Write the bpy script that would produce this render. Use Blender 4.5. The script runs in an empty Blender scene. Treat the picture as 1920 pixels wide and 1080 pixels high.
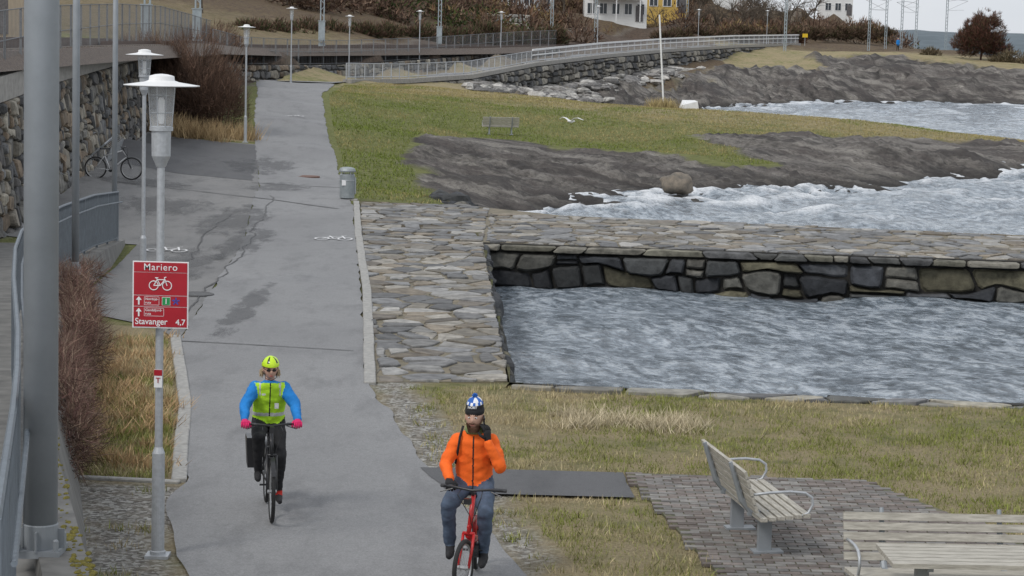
import bpy, math, random
import numpy as np
from mathutils import Matrix, Vector, noise as mnoise
random.seed(7); rng=np.random.default_rng(11)
scene=bpy.context.scene
COL=scene.collection

# ------------------------------------------------------------------ materials
def newmat(name):
    m=bpy.data.materials.new(name); m.use_nodes=True
    nt=m.node_tree; b=nt.nodes['Principled BSDF']
    return m,nt,b
def c4(c): return (c[0],c[1],c[2],1.0)
def ramp(nt,fac,stops):
    r=nt.nodes.new('ShaderNodeValToRGB'); e=r.color_ramp.elements
    while len(e)<len(stops): e.new(.5)
    for i,(p,c) in enumerate(stops):
        e[i].position=p; e[i].color=c4(c) if len(c)==3 else c
    nt.links.new(fac,r.inputs[0]); return r.outputs[0]
def mixc(nt,fac,a,b,bt='MIX'):
    n=nt.nodes.new('ShaderNodeMix'); n.data_type='RGBA'; n.blend_type=bt
    for s,v in ((n.inputs[0],fac),(n.inputs[6],a),(n.inputs[7],b)):
        if isinstance(v,(int,float)): s.default_value=v
        elif isinstance(v,tuple): s.default_value=c4(v)
        else: nt.links.new(v,s)
    return n.outputs[2]
def mth(nt,op,a,b=None):
    n=nt.nodes.new('ShaderNodeMath'); n.operation=op
    for i,v in enumerate((a,b)):
        if v is None: continue
        if isinstance(v,(int,float)): n.inputs[i].default_value=v
        else: nt.links.new(v,n.inputs[i])
    return n.outputs[0]
def noise(nt,scale,detail=4,rough=.55,stretch=None,rot=None,dist=0):
    """stretch = frequency multipliers along the (rotated) axes"""
    tc=nt.nodes.new('ShaderNodeTexCoord'); src=tc.outputs['Object']
    if stretch or rot:
        mp=nt.nodes.new('ShaderNodeMapping'); mp.vector_type='TEXTURE'
        if stretch: mp.inputs['Scale'].default_value=tuple(1/s for s in stretch)
        if rot: mp.inputs['Rotation'].default_value=rot
        nt.links.new(src,mp.inputs[0]); src=mp.outputs[0]
    n=nt.nodes.new('ShaderNodeTexNoise'); n.inputs['Scale'].default_value=scale
    n.inputs['Detail'].default_value=detail; n.inputs['Roughness'].default_value=rough
    n.inputs['Distortion'].default_value=dist
    nt.links.new(src,n.inputs['Vector']); return n.outputs[0]
def bump(nt,b,h,strength=.5,distance=.02):
    n=nt.nodes.new('ShaderNodeBump'); n.inputs['Strength'].default_value=strength
    n.inputs['Distance'].default_value=distance
    nt.links.new(h,n.inputs['Height']); nt.links.new(n.outputs[0],b.inputs['Normal']); return n
def M(name,c1,c2=None,scale=8,rough=.7,metal=0,bs=.2,bd=.01,stretch=None,lo=.35,hi=.65,spec=.5):
    m,nt,b=newmat(name)
    if c2 is None: c2=tuple(x*.8 for x in c1)
    n=noise(nt,scale,5,.6,stretch)
    nt.links.new(ramp(nt,n,[(lo,c2),(hi,c1)]),b.inputs['Base Color'])
    b.inputs['Roughness'].default_value=rough; b.inputs['Metallic'].default_value=metal
    b.inputs['Specular IOR Level'].default_value=spec
    if bs: bump(nt,b,n,bs,bd)
    return m
def MA(name,scale=6,rough=.8,bs=.4,bd=.02,lo=.55,hi=1.25,spec=.3,stretch=None):
    """colour from the per-piece attribute, mottled by noise"""
    m,nt,b=newmat(name)
    at=nt.nodes.new('ShaderNodeAttribute'); at.attribute_name='Col'
    n=noise(nt,scale,6,.65,stretch)
    r=ramp(nt,n,[(.3,(lo,)*3),(.7,(hi,)*3)])
    nt.links.new(mixc(nt,1.0,at.outputs['Color'],r,'MULTIPLY'),b.inputs['Base Color'])
    b.inputs['Roughness'].default_value=rough; b.inputs['Specular IOR Level'].default_value=spec
    if bs: bump(nt,b,n,bs,bd)
    return m

# ------------------------------------------------------------------ mesh builder
class MB:
    def __init__(s): s.v=[];s.f=[];s.m=[];s.c=[];s.col=(1,1,1)
    def add(s,vs,fs,mi=0):
        o=len(s.v); s.v+= [tuple(x) for x in vs]
        for f in fs: s.f.append(tuple(i+o for i in f)); s.m.append(mi); s.c.append(s.col)
        return s
    def box(s,c,d,mi=0,rot=None):
        hx,hy,hz=d[0]/2,d[1]/2,d[2]/2
        vs=[Vector((x,y,z)) for x in(-hx,hx) for y in(-hy,hy) for z in(-hz,hz)]
        if rot: 
            R=Matrix.Rotation(rot[2],3,'Z')@Matrix.Rotation(rot[1],3,'Y')@Matrix.Rotation(rot[0],3,'X')
            vs=[R@v for v in vs]
        vs=[v+Vector(c) for v in vs]
        return s.add(vs,[(0,1,3,2),(4,6,7,5),(0,4,5,1),(2,3,7,6),(0,2,6,4),(1,5,7,3)],mi)
    def loft(s,rings,mi=0,cap=True,closed=True):
        n=len(rings[0]); vs=[p for r in rings for p in r]; fs=[]
        for i in range(len(rings)-1):
            for j in range(n if closed else n-1):
                k=(j+1)%n; fs.append((i*n+j,i*n+k,(i+1)*n+k,(i+1)*n+j))
        if cap and closed:
            fs.append(tuple(range(n))[::-1]); fs.append(tuple((len(rings)-1)*n+j for j in range(n)))
        return s.add(vs,fs,mi)
    def tube(s,pts,r,n=8,mi=0,cap=True,flat=1.0):
        pts=[Vector(p) for p in pts]
        if not hasattr(r,'__len__'): r=[r]*len(pts)
        rings=[];up=None
        for i,p in enumerate(pts):
            a=pts[max(0,i-1)];b=pts[min(len(pts)-1,i+1)];t=(b-a)
            if t.length<1e-9:t=Vector((0,0,1))
            t.normalize()
            if up is None:
                up=Vector((1,0,0)) if abs(t.x)<.8 else Vector((0,1,0))
            x=(up-t*up.dot(t))
            if x.length<1e-4: x=t.orthogonal()
            x.normalize();up=x;y=t.cross(x)
            rings.append([p+(x*math.cos(2*math.pi*k/n)+y*math.sin(2*math.pi*k/n)*flat)*r[i] for k in range(n)])
        return s.loft(rings,mi,cap)
    def lathe(s,prof,n=20,mi=0,c=(0,0,0),cap=True):
        rings=[[(c[0]+r*math.cos(2*math.pi*k/n),c[1]+r*math.sin(2*math.pi*k/n),c[2]+z) for k in range(n)] for r,z in prof]
        return s.loft(rings,mi,cap)
    def torus(s,c,R,r,axis='X',n=32,m=8,mi=0):
        rings=[]
        for i in range(n):
            a=2*math.pi*i/n; ring=[]
            for j in range(m):
                b=2*math.pi*j/m; q=R+r*math.cos(b); h=r*math.sin(b)
                if axis=='X': p=(c[0]+h,c[1]+q*math.cos(a),c[2]+q*math.sin(a))
                elif axis=='Z': p=(c[0]+q*math.cos(a),c[1]+q*math.sin(a),c[2]+h)
                else: p=(c[0]+q*math.cos(a),c[1]+h,c[2]+q*math.sin(a))
                ring.append(p)
            rings.append(ring)
        rings.append(rings[0]); return s.loft(rings,mi,False)
    def ell(s,c,r,n=16,m=10,mi=0,fn=None):
        rings=[]
        for i in range(m+1):
            t=math.pi*i/m*.998+.001; ring=[]
            for j in range(n):
                a=2*math.pi*j/n; d=Vector((math.sin(t)*math.cos(a),math.sin(t)*math.sin(a),-math.cos(t)))
                p=Vector((d.x*r[0],d.y*r[1],d.z*r[2]))
                if fn: p=fn(d,p)
                ring.append(p+Vector(c))
            rings.append(ring)
        return s.loft(rings,mi,True)
    def obj(s,name,mats,parent=None,smooth=False,colored=False,loc=None,rotz=0):
        me=bpy.data.meshes.new(name); me.from_pydata(s.v,[],s.f)
        for m in (mats if isinstance(mats,(list,tuple)) else [mats]): me.materials.append(m)
        me.polygons.foreach_set('material_index',s.m)
        if smooth: me.polygons.foreach_set('use_smooth',[True]*len(s.f))
        if colored:
            at=me.color_attributes.new('Col','FLOAT_COLOR','CORNER')
            lt=np.array([len(f) for f in s.f]); cc=np.array([(c[0],c[1],c[2],1.) for c in s.c],dtype=np.float32)
            at.data.foreach_set('color',np.repeat(cc,lt,axis=0).ravel())
        me.update()
        o=bpy.data.objects.new(name,me); COL.objects.link(o)
        if parent: o.parent=parent
        if loc: o.location=loc
        o.rotation_euler=(0,0,rotz)
        return o
def empty(name,loc=(0,0,0),rotz=0,scale=1.):
    e=bpy.data.objects.new(name,None); e.location=loc; e.rotation_euler=(0,0,rotz); e.scale=(scale,)*3
    e.empty_display_size=.1; COL.objects.link(e); return e
def soup(name,V,F,mat,colors=None,smooth=False,extra=None):
    me=bpy.data.meshes.new(name); V=np.asarray(V,dtype=np.float32); F=np.asarray(F,dtype=np.int32)
    k=F.shape[1]; me.vertices.add(len(V)); me.vertices.foreach_set('co',V.ravel())
    me.loops.add(F.size); me.loops.foreach_set('vertex_index',F.ravel())
    me.polygons.add(len(F)); me.polygons.foreach_set('loop_start',np.arange(0,F.size,k,dtype=np.int32))
    try: me.polygons.foreach_set('loop_total',np.full(len(F),k,dtype=np.int32))
    except Exception: pass
    if smooth: me.polygons.foreach_set('use_smooth',np.ones(len(F),dtype=bool))
    me.materials.append(mat)
    if colors is not None:
        at=me.color_attributes.new('Col','FLOAT_COLOR','POINT')
        cc=np.ones((len(V),4),dtype=np.float32); cc[:,:colors.shape[1]]=colors; at.data.foreach_set('color',cc.ravel())
    if extra:
        for n,a in extra.items():
            at=me.attributes.new(n,'FLOAT','POINT'); at.data.foreach_set('value',np.asarray(a).astype(np.float32))
    me.update(calc_edges=True); me.validate()
    o=bpy.data.objects.new(name,me); COL.objects.link(o); return o

# ------------------------------------------------------------------ noise / geometry helpers
_T=rng.random((256,256))
def vn(x,y):
    xi=np.floor(x).astype(int);yi=np.floor(y).astype(int);fx=x-xi;fy=y-yi
    fx=fx*fx*(3-2*fx);fy=fy*fy*(3-2*fy)
    a=_T[xi%256,yi%256];b=_T[(xi+1)%256,yi%256];c=_T[xi%256,(yi+1)%256];d=_T[(xi+1)%256,(yi+1)%256]
    return (a*(1-fx)+b*fx)*(1-fy)+(c*(1-fx)+d*fx)*fy
def fbm(x,y,o=4):
    s=0;a=.5;t=0
    for i in range(o): s=s+a*vn(x*2**i+17.3*i,y*2**i+5.1*i);t+=a;a*=.5
    return s/t
def sdist(X,Y,poly):
    """signed distance to polygon, negative inside"""
    d=np.full(X.shape,1e9);ins=np.zeros(X.shape,bool);n=len(poly)
    for i in range(n):
        x0,y0=poly[i][:2];x1,y1=poly[(i+1)%n][:2];dx,dy=x1-x0,y1-y0
        t=np.clip(((X-x0)*dx+(Y-y0)*dy)/(dx*dx+dy*dy+1e-12),0,1)
        d=np.minimum(d,np.hypot(X-x0-t*dx,Y-y0-t*dy))
        c=((y0>Y)!=(y1>Y))&(X<(dx)*(Y-y0)/(dy if dy else 1e-12)+x0); ins^=c
    return np.where(ins,-d,d)
def pdist(X,Y,pl):
    d=np.full(X.shape,1e9)
    for i in range(len(pl)-1):
        x0,y0=pl[i][:2];x1,y1=pl[i+1][:2];dx,dy=x1-x0,y1-y0
        t=np.clip(((X-x0)*dx+(Y-y0)*dy)/(dx*dx+dy*dy+1e-12),0,1)
        d=np.minimum(d,np.hypot(X-x0-t*dx,Y-y0-t*dy))
    return d
def sm(a,b,x): t=np.clip((x-a)/(b-a),0,1);return t*t*(3-2*t)
def lerp_y(pl,y,k=0): return np.interp(y,[p[1] for p in pl],[p[k] for p in pl])

# ------------------------------------------------------------------ key lines of the place (metres)
PL=[(-2.0,13),(-2.6,17),(-2.91,20.1),(-3.3,21.8),(-3.61,23.7),(-3.5,24.3),(-4.12,28.2),(-5.3,35.5),(-5.7,42),(-6.3,52),(-7.3,62),(-8.0,70),(-9.2,80),(-10.1,87),(-11.9,102),(-14.4,125),(-16.2,138)]
PR=[(2.2,13),(1.1,17),(.19,20.4),(-.04,21.7),(-.58,24),(-1.,25.7),(-1.42,28.2),(-2.02,31.6),(-2.86,42.7),(-3.9,55),(-4.68,64.5),(-5.7,74),(-7.07,87),(-8.29,98),(-10.6,122),(-11.2,138)]
CT=[(-11.2,138,1.75),(-11.0,146,1.65),(-8,160,1.5),(-3.7,175,1.65),(1.4,200,2.4),(8.3,222,3.1),(16.1,245,3.7),(26.6,275,4.3),(38,305,4.7)]
CF=[(-8,158,1.2),(-3.0,171,.9),(2.3,185,.3),(7.2,192,0),(12.2,206,.1),(18.4,230,.9),(27.3,270,2.9),(38,296,4.2)]
LW=[(-17,128,1.7,3.2),(-16.8,140,1.65,2.75),(-14.2,155,1.55,2.6),(-12.2,163,1.55,2.6),(-7.3,181,1.9,2.9),(.0,213,2.7,3.6),(4.2,226,3.1,3.9)]
WT=[(-11.6,30,0.2,2.7),(-11.8,45,0.2,2.9),(-12.0,52,.2,3.0),(-12.7,62.4,.35,3.3),(-14.3,83.5,.6,3.6),(-15.4,100,1.2,3.7),(-16.8,118,1.6,3.5),(-17,128,1.7,3.2)]
RB=[(-15.5,20,4.1),(-16.5,50,4.1),(-17.3,75,4.1),(-18.6,110,4.0),(-20.5,135,3.7),(-19.5,152,3.5),(-14.3,172,3.5),(-6,200,3.6),(.4,228,3.8),(14,272,4.3),(31.8,330,5.1),(60,420,6)]
def edge_x(y): return lerp_y(WT,y)-.95
cp=[]
def addpl(pl,step,dz=0,dx=0):
    for a,b in zip(pl[:-1],pl[1:]):
        n=max(1,int(math.hypot(a[0]-b[0],a[1]-b[1])/step))
        for i in range(n):
            t=i/n; cp.append((a[0]+(b[0]-a[0])*t+dx,a[1]+(b[1]-a[1])*t,a[2]+(b[2]-a[2])*t+dz))
    cp.append((pl[-1][0]+dx,pl[-1][1],pl[-1][2]+dz))
for y in range(10,60,7):
    for x in range(-13,29,6): cp.append((x,y,0.))
cp+=[(-12,60,.3),(-9,60,.02),(-6,62,0),(-3,62,0),(-12.6,70,.4),(-9,70,.05),(-5,68,0),(-7,72,.02),(-2.1,70,-.1),(-4.5,72,-.05),(-14,84,.6),(-12,84,.55),(-1,66.5,-.3),
(-8.2,78,.15),(-7,79,.1),(-9,80,.2),(-8.6,87,.5),(-10,98,1.1),(-11.2,110,1.5),(-12.5,122,1.7),(-13.3,132,1.75),(-15,115,1.5),(-13,95,1.1),(-12,90,.8),(-13.6,102,1.2),
(-4.4,86,.1),(-6.2,98,.6),(-7.9,115,1.2),(-9.6,125,1.55),(-3.2,79,-.15),
(-4.2,90,-.05),(-4.1,104,.3),(-2.5,106,.1),(-.4,106,0.),(-.8,110.5,.08),(.6,112,.15),(-2.5,111,.25),(2.1,105,-.15),(4.4,100,-.3),(7.9,100,-.1),(10.3,95,-.4),(15.8,105,-.1),(21.8,110,-.15),(8.3,115,.25),(13.5,118,.1),(21.2,122,0),
(0,95,-.35),(0,85,-.65),(-1.5,78,-.55),(4,90,-.65),(-1,71,-.9),
(-9,140,1.5),(-5.8,145,1.45),(-2.4,145,1.35),(1,142,1.1),(4.4,140,.9),(9.3,140,.72),(13.8,135,.7),(20.2,135,.5),(24.5,132,.1),(29.4,130,-.3),(36,125,-.6),(31,119,-.7),
(-3,158,1.0),(2,156,.4),(7,152,0),(-1,166,.4),(3.2,172,-.3),(8,176,-.8),(12,150,-.6),(20,147,-1),(28,142,-1.2),
(16.8,215,.8),(13,195,-.3),(20.4,215,-.1),(31,241,1.2),(45,253,1.1),(55,250,1.),(27.5,247,2.0),(30.3,262,3.0),(32.8,263,3.1),(40.9,275,3.9),(47.4,275,3.7),(53,271,3.3),(58.9,263,2.6),(70,262,1.5),(85,265,.5),
(35,290,4.2),(48,300,4.3),(60,300,3.9),(75,300,3.3),(55,330,4.2),(80,330,2),(100,300,-1.5),(110,250,-2.5),(85,380,-2.5),(110,420,-2.5),(70,355,2),
(-25,200,6.8),(-34,200,8),(-17,205,6),(-12,220,6),(-8,240,6.2),(0,252,6.3),(8,262,6.5),(-25,240,9.5),(-5,275,8),(5,285,7.6),(12,286,7.2),(20,292,7.2),(0,300,9),(23,312,9),(35,330,7.5),(45,350,8.5),(49.6,400,12.2),(58,415,10.8),(30,400,14),(0,400,17),(-50,300,15),(-50,400,20),(-90,300,18),(76,480,6),(62,470,10),(60,380,6.5),(45,318,5.2),(95,500,0),(-30,500,22),(30,500,16),(-120,400,22),(-120,200,12),(-60,200,9),(-60,100,6),(-30,160,5.2),(-28,120,4.6),(-25,80,4.3)]
for x,y in [(4,70),(8,74),(14,82),(20,90),(28,98),(40,100),(60,110),(30,80),(15,68),(50,70),(0.6,68),(80,60),(120,80),(60,20),(120,20),(12,162),(25,165),(40,180),(30,195),(50,205),(60,150),(80,200),(20,185),(60,225),(45,225),(32,218),(120,150),(47,128),(140,220)]: cp.append((x,y,-2.4))
shoreA=[(.3,74.5),(2.5,78.5),(4.6,80.9),(6.1,83.3),(9.2,89),(11.7,91.5),(14.2,94.1),(17.4,99.5),(20.8,104.7),(24.9,109.8),(31.2,115.7),(40,121)]
shoreB=[(9,186),(15.5,202),(19.5,212),(25.6,224.4),(32.9,234.6),(42.1,242.8),(48.1,244.2),(54.1,239.9),(64,246),(85,252)]
addpl([(x,y,-1.) for x,y in shoreA],5); addpl([(x,y,-1.) for x,y in shoreB],7)
addpl([(a[0]-.4,a[1],a[2]) for a in CT],7); addpl([(a[0]-3.4,a[1]+1,a[2]) for a in CT[2:]],9)
addpl([(a[0]+1.5,a[1],a[2]) for a in CF],7)
addpl([(a[0]-1.0,a[1]+.6,a[3]) for a in LW[1:]],9); addpl([(a[0]+.7,a[1],a[2]) for a in LW],9)
for d in (-4,0,4): addpl([(a[0]+d*.9,a[1]-d*.3,a[2]) for a in RB[5:]],12)
CPN=np.array(cp)
_,ui=np.unique(np.round(CPN[:,:2],1),axis=0,return_index=True); CPN=CPN[ui]
A=np.hypot(CPN[:,None,0]-CPN[None,:,0],CPN[:,None,1]-CPN[None,:,1])
Wt=np.linalg.solve(A-np.eye(len(A))*.05,CPN[:,2]-0.)
def rbf(X,Y):
    out=np.zeros(X.size);x=X.ravel();y=Y.ravel()
    for i in range(0,x.size,20000):
        out[i:i+20000]=np.hypot(x[i:i+20000,None]-CPN[:,0],y[i:i+20000,None]-CPN[:,1])@Wt
    return out.reshape(X.shape)
ROCK1=[(-.8,66),(-1.9,71),(-3.0,79),(-4.2,90),(-4.3,97),(-4.1,103),(-2.5,106),(-.4,107),(2.1,105),(4.4,101),(7.2,100.5),(9.3,97.5),(11,99),(8.3,114),(13.5,118),(21.2,122),(28,125),(60,127),(60,70),(5,66)]
ROCK2=[(0,183),(9,199),(16,226),(26,250),(33,260),(41,274),(50,270),(58,263),(100,260),(100,210),(10,160),(2,165)]
pathpoly=PL+PR[::-1]
POOL=[(-.7,53.9),(0,32.1),(4.5,31.4),(7.3,31.4),(60,30.5),(60,48.5)]
PIER=[(-.9,53.7),(60,48.3),(60,54),(7.9,61.2),(1.3,62.8),(-.7,63.6)]
def rockmask(X,Y):
    w=.9*(fbm(X*.5,Y*.35,3)-.5)*2
    a=sm(.3,-.3,sdist(X,Y,ROCK1)+w*1.8+3.0*(fbm(X*.18+9,Y*.1,2)-.5)); b=sm(.6,-.6,sdist(X,Y,ROCK2)+w*4+9*(fbm(X*.07+3,Y*.07,2)-.5))
    return np.maximum(a,b)
def strat(X,Y):
    s=X*.62+Y*.78+5*(fbm(X*.12,Y*.08,3)-.5)*2
    return (s*.36)%1.0,(s*1.27+fbm(X*.3,Y*.3,2)*1.5)%1.0
def Tz(X,Y,full=False):
    X=np.asarray(X,float);Y=np.asarray(Y,float)
    z=np.clip(rbf(X,Y),-3.5,24)
    flat=(Y<64)&(X>-13)&(X<30)&((X<-.5)|(Y<50)); z=np.where(flat,np.clip(z,-.0,.35)*sm(45,62,Y),z)
    rk=rockmask(X,Y)
    dr=X-lerp_y(CT,Y); sea=(Y>158)&(Y<292)&(dr>-.1)&(dr<9)
    z=np.where(sea,np.minimum(z,lerp_y(CF,Y,2)+.12*np.maximum(0,3-dr)+np.maximum(0,dr-4)*.5),z)
    dl=X-lerp_y(LW,Y); lw=(Y>=128)&(Y<226)
    z=np.where(lw&(dl<-.8)&(dl>-9),np.maximum(z,lerp_y(LW,Y,3)-.1),z)
    z=np.where(lw&(dl>-.2)&(dl<1.5),np.minimum(z,lerp_y(LW,Y,2)+.05),z)
    fr,fr2=strat(X,Y)
    tri=lambda f:np.where(f<.82,f/.82,(1-f)/.18)-.5
    rel=(np.abs(fbm(X*.22+3,Y*.12,4)-.5)*2)*.6+tri(fr)*.38*(.4+1.2*fbm(X*.2+4,Y*.2,2))+tri(fr2)*.12+.26*(fbm(X*1.4,Y*.8,3)-.5)
    nb=1-.9*np.exp(-((X+.8)**2/14+(Y-106.5)**2/40))
    z=z+rk*(rel-.14)*np.where(Y>150,2.2,.95)*nb
    gd=sm(.5,3,sdist(X,Y,pathpoly))*sm(66,74,Y)*(1-rk)*nb
    z=z+gd*.25*(fbm(X*.35,Y*.25,3)-.5)+gd*sm(230,270,Y)*1.2*(fbm(X*.12,Y*.12,3)-.5)
    L=(Y<128)&(X<edge_x(Y)); z=np.where(L,np.interp(Y,[0,60,110,128],[3.95,3.95,3.85,3.5])+np.clip((edge_x(Y)-X-14)*.15,0,9),z)
    z=np.where(sdist(X,Y,POOL)<-.05,-2.4,z); z=np.where(sdist(X,Y,PIER)<-.1,-1.6,z)
    z=np.where((Y>50)&(Y<70)&(sdist(X,Y,PIER)>=-.1)&(X>1.5),np.minimum(z,-1.6),z)
    return (z,rk) if full else z
def tz1(x,y): return float(Tz(np.array([float(x)]),np.array([float(y)]))[0])
def axis(segs):
    o=[segs[0][0]]
    for a,b,s0,s1 in segs:
        x=a
        while x<b-1e-6:
            s=s0+(s1-s0)*(x-a)/(b-a); x=min(x+s,b); o.append(x)
    return np.array(o)
xs=axis([(-150,-45,9,2),(-45,-16,1.8,.45),(-16,12,.2,.2),(12,34,.25,.4),(34,75,.5,1.5),(75,190,2,9)])
ys=axis([(9,30,.25,.25),(30,66,.3,.35),(66,150,.28,.55),(150,300,.7,1.4),(300,520,2.5,8)])
GX,GY=np.meshgrid(xs,ys)
GZ,RK=Tz(GX,GY,True)
FR,FR2=strat(GX,GY)
crk_shade=np.clip(sm(.76,.9,FR)*sm(.35,.6,fbm(GX*.25+8,GY*.25,2))+.6*sm(.78,.92,FR2)*sm(.45,.6,fbm(GX*.3+2,GY*.2,2)),0,1)
def gridfaces(ny,nx):
    i=np.arange(ny-1)[:,None]*nx+np.arange(nx-1)[None,:]; i=i.ravel()
    return np.stack([i,i+1,i+nx+1,i+nx],1)
w=(fbm(GX*1.2,GY*1.2,3)-.5)*1.0
gravR=[(.19,20.4),(.8,19),(2.8,13),(2.2,13),(1.1,17),(.19,20.4),(-.04,21.7),(-.58,24),(-1.,25.7),(-1.42,28.2),(-2.1,31.8),(-1.2,32.1),(-1.35,31.3),(-.7,27.2),(-.2,24.9),(.5,20.8)]
G1=sm(.2,-.2,sdist(GX,GY,gravR)+w*.5)
gl=sm(.2,-.2,sdist(GX,GY,[(-6,9),(-6,24.2),(-3.4,24.2),(-3.2,21.5),(-2.5,17),(-2,9)])+w*.5)
rail=sm(.5,-.5,np.minimum(pdist(GX,GY,RB)-4.6,99)+w)
rail=np.where(GX>50,0,rail)
railm=rail*1.
grav=np.maximum(np.maximum(G1,gl),rail)
mort=sm(.1,-.1,sdist(GX,GY,[(-4.6,66),(-3.8,54),(-2.1,31.7),(0,32.1),(-.7,54),(-1.5,66)]))
scrub=np.clip(sm(186,200,GY-np.clip(GX-4,0,99)*1.15+ (w*10))*(1-RK),0,1)
scrub=scrub*np.where(GX>24,sm(283,300,GY+w*12),1)
scrub=np.maximum(scrub,sm(.0,-1.0,GX-edge_x(GY)-0)*(GY<135)*.8)
scrub=np.maximum(scrub,.6*sm(140,150,GY)*sm(-2,-4,GX-lerp_y(CT,GY)))
dry=sm(.3,-.3,sdist(GX,GY,[(-6.5,24),(-3.4,24.2),(-5.2,36.2),(-8,38)])+w*.2)
dry=np.maximum(dry,.5*sm(40,28,GY)); dry=np.maximum(dry,sm(112,145,GY+GX*.6)*.5)
dry=np.maximum(dry,.9*sm(2,0,pdist(GX,GY,[(-14,88),(-11,88.6)])))
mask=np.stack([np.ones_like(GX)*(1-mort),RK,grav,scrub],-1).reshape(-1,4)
m,nt,b=newmat('ground_material')
at=nt.nodes.new('ShaderNodeAttribute');at.attribute_name='Col'
sp=nt.nodes.new('ShaderNodeSeparateColor');nt.links.new(at.outputs['Color'],sp.inputs[0])
ad=nt.nodes.new('ShaderNodeAttribute');ad.attribute_name='dry'
ac=nt.nodes.new('ShaderNodeAttribute');ac.attribute_name='crk_shade'
ar=nt.nodes.new('ShaderNodeAttribute');ar.attribute_name='railbed'
n1=noise(nt,.45,5,.6);n2=noise(nt,2.6,6,.65);n3=noise(nt,26,4,.7)
n4=noise(nt,1.0,9,.78,(.22,1.0,1),(0,0,-.9),.3);n5=noise(nt,.28,8,.7,(.35,1.0,1),(0,0,-.9),.6);n6=noise(nt,7,6,.75,(1,.5,1))
n7=noise(nt,.55,7,.7,(.12,1.0,1),(0,0,-.8),.4)
gr=ramp(nt,n2,[(.3,(.105,.122,.034)),(.5,(.17,.185,.055)),(.7,(.24,.235,.09))])
gr=mixc(nt,ramp(nt,n3,[(.35,(0,0,0)),(.75,(.4,)*3)]),gr,(.07,.072,.026))
tan=ramp(nt,n3,[(.3,(.21,.16,.09)),(.7,(.44,.37,.22))])
df=mth(nt,'ADD',mth(nt,'MULTIPLY',ad.outputs['Fac'],.55),mth(nt,'ADD',mth(nt,'MULTIPLY',n1,.55),mth(nt,'MULTIPLY',n2,.5)))
gr=mixc(nt,ramp(nt,df,[(.6,(0,0,0)),(.84,(1,1,1))]),gr,tan)
rkc=ramp(nt,n4,[(.34,(.05,.046,.042)),(.46,(.125,.113,.103)),(.56,(.2,.184,.165)),(.68,(.38,.355,.32))])
rkc=mixc(nt,ramp(nt,n5,[(.48,(0,0,0)),(.58,(.7,)*3)]),rkc,(.085,.072,.067))
rkc=mixc(nt,ramp(nt,n5,[(.38,(.65,)*3),(.45,(0,0,0))]),rkc,(.27,.25,.22))
rkc=mixc(nt,ramp(nt,n7,[(.42,(.7,)*3),(.48,(0,0,0))]),rkc,(.05,.045,.043))
rkc=mixc(nt,ramp(nt,n7,[(.55,(0,0,0)),(.62,(.6,)*3)]),rkc,(.3,.28,.25))
rkc=mixc(nt,ramp(nt,n6,[(.5,(0,0,0)),(.62,(.5,)*3)]),rkc,(.045,.041,.038))
rkc=mixc(nt,mth(nt,'MULTIPLY',ac.outputs['Fac'],.85),rkc,(.022,.02,.018))  # occlusion shade painted into the rock colour along cracks and ledges
geo=nt.nodes.new('ShaderNodeNewGeometry');sx=nt.nodes.new('ShaderNodeSeparateXYZ');nt.links.new(geo.outputs['Position'],sx.inputs[0])
wm=nt.nodes.new('ShaderNodeMapRange');wm.inputs[1].default_value=-.85;wm.inputs[2].default_value=-.45;wm.inputs[3].default_value=1;wm.inputs[4].default_value=0
nt.links.new(mth(nt,'ADD',sx.outputs[2],mth(nt,'MULTIPLY',n1,.3)),wm.inputs[0])
rkc=mixc(nt,mth(nt,'MULTIPLY',wm.outputs[0],.75),rkc,(.022,.02,.018))
vo=nt.nodes.new('ShaderNodeTexVoronoi');vo.inputs['Scale'].default_value=22;tc=nt.nodes.new('ShaderNodeTexCoord');nt.links.new(tc.outputs['Object'],vo.inputs['Vector'])
sv=nt.nodes.new('ShaderNodeSeparateColor');nt.links.new(vo.outputs['Color'],sv.inputs[0])
gv=ramp(nt,sv.outputs[0],[(0,(.13,.12,.105)),(.5,(.3,.285,.255)),(1,(.58,.57,.54))])
gv=mixc(nt,ramp(nt,n2,[(.45,(0,0,0)),(.7,(.6,)*3)]),gv,(.22,.18,.125))
gv=mixc(nt,ar.outputs['Fac'],gv,ramp(nt,n2,[(.3,(.06,.045,.033)),(.7,(.14,.1,.075))]))
scc=ramp(nt,n2,[(.3,(.055,.038,.025)),(.5,(.115,.078,.05)),(.7,(.15,.125,.055))])
c=mixc(nt,sp.outputs[0],(.10,.08,.05),gr)
c=mixc(nt,at.outputs['Alpha'],c,scc)
c=mixc(nt,sp.outputs[1],c,rkc)
c=mixc(nt,sp.outputs[2],c,gv)
nt.links.new(c,b.inputs['Base Color']);b.inputs['Roughness'].default_value=.85;b.inputs['Specular IOR Level'].default_value=.25
hh=mth(nt,'ADD',mth(nt,'MULTIPLY',n4,1.6),mth(nt,'ADD',mth(nt,'MULTIPLY',n3,.25),mth(nt,'ADD',mth(nt,'MULTIPLY',n2,.5),n6)))
bump(nt,b,hh,1.,.11)
ground=soup('ground',np.stack([GX,GY,GZ],-1).reshape(-1,3),gridfaces(len(ys),len(xs)),m,mask,True,{'dry':dry.ravel(),'crk_shade':crk_shade.ravel(),'railbed':railm.ravel()})

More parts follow.
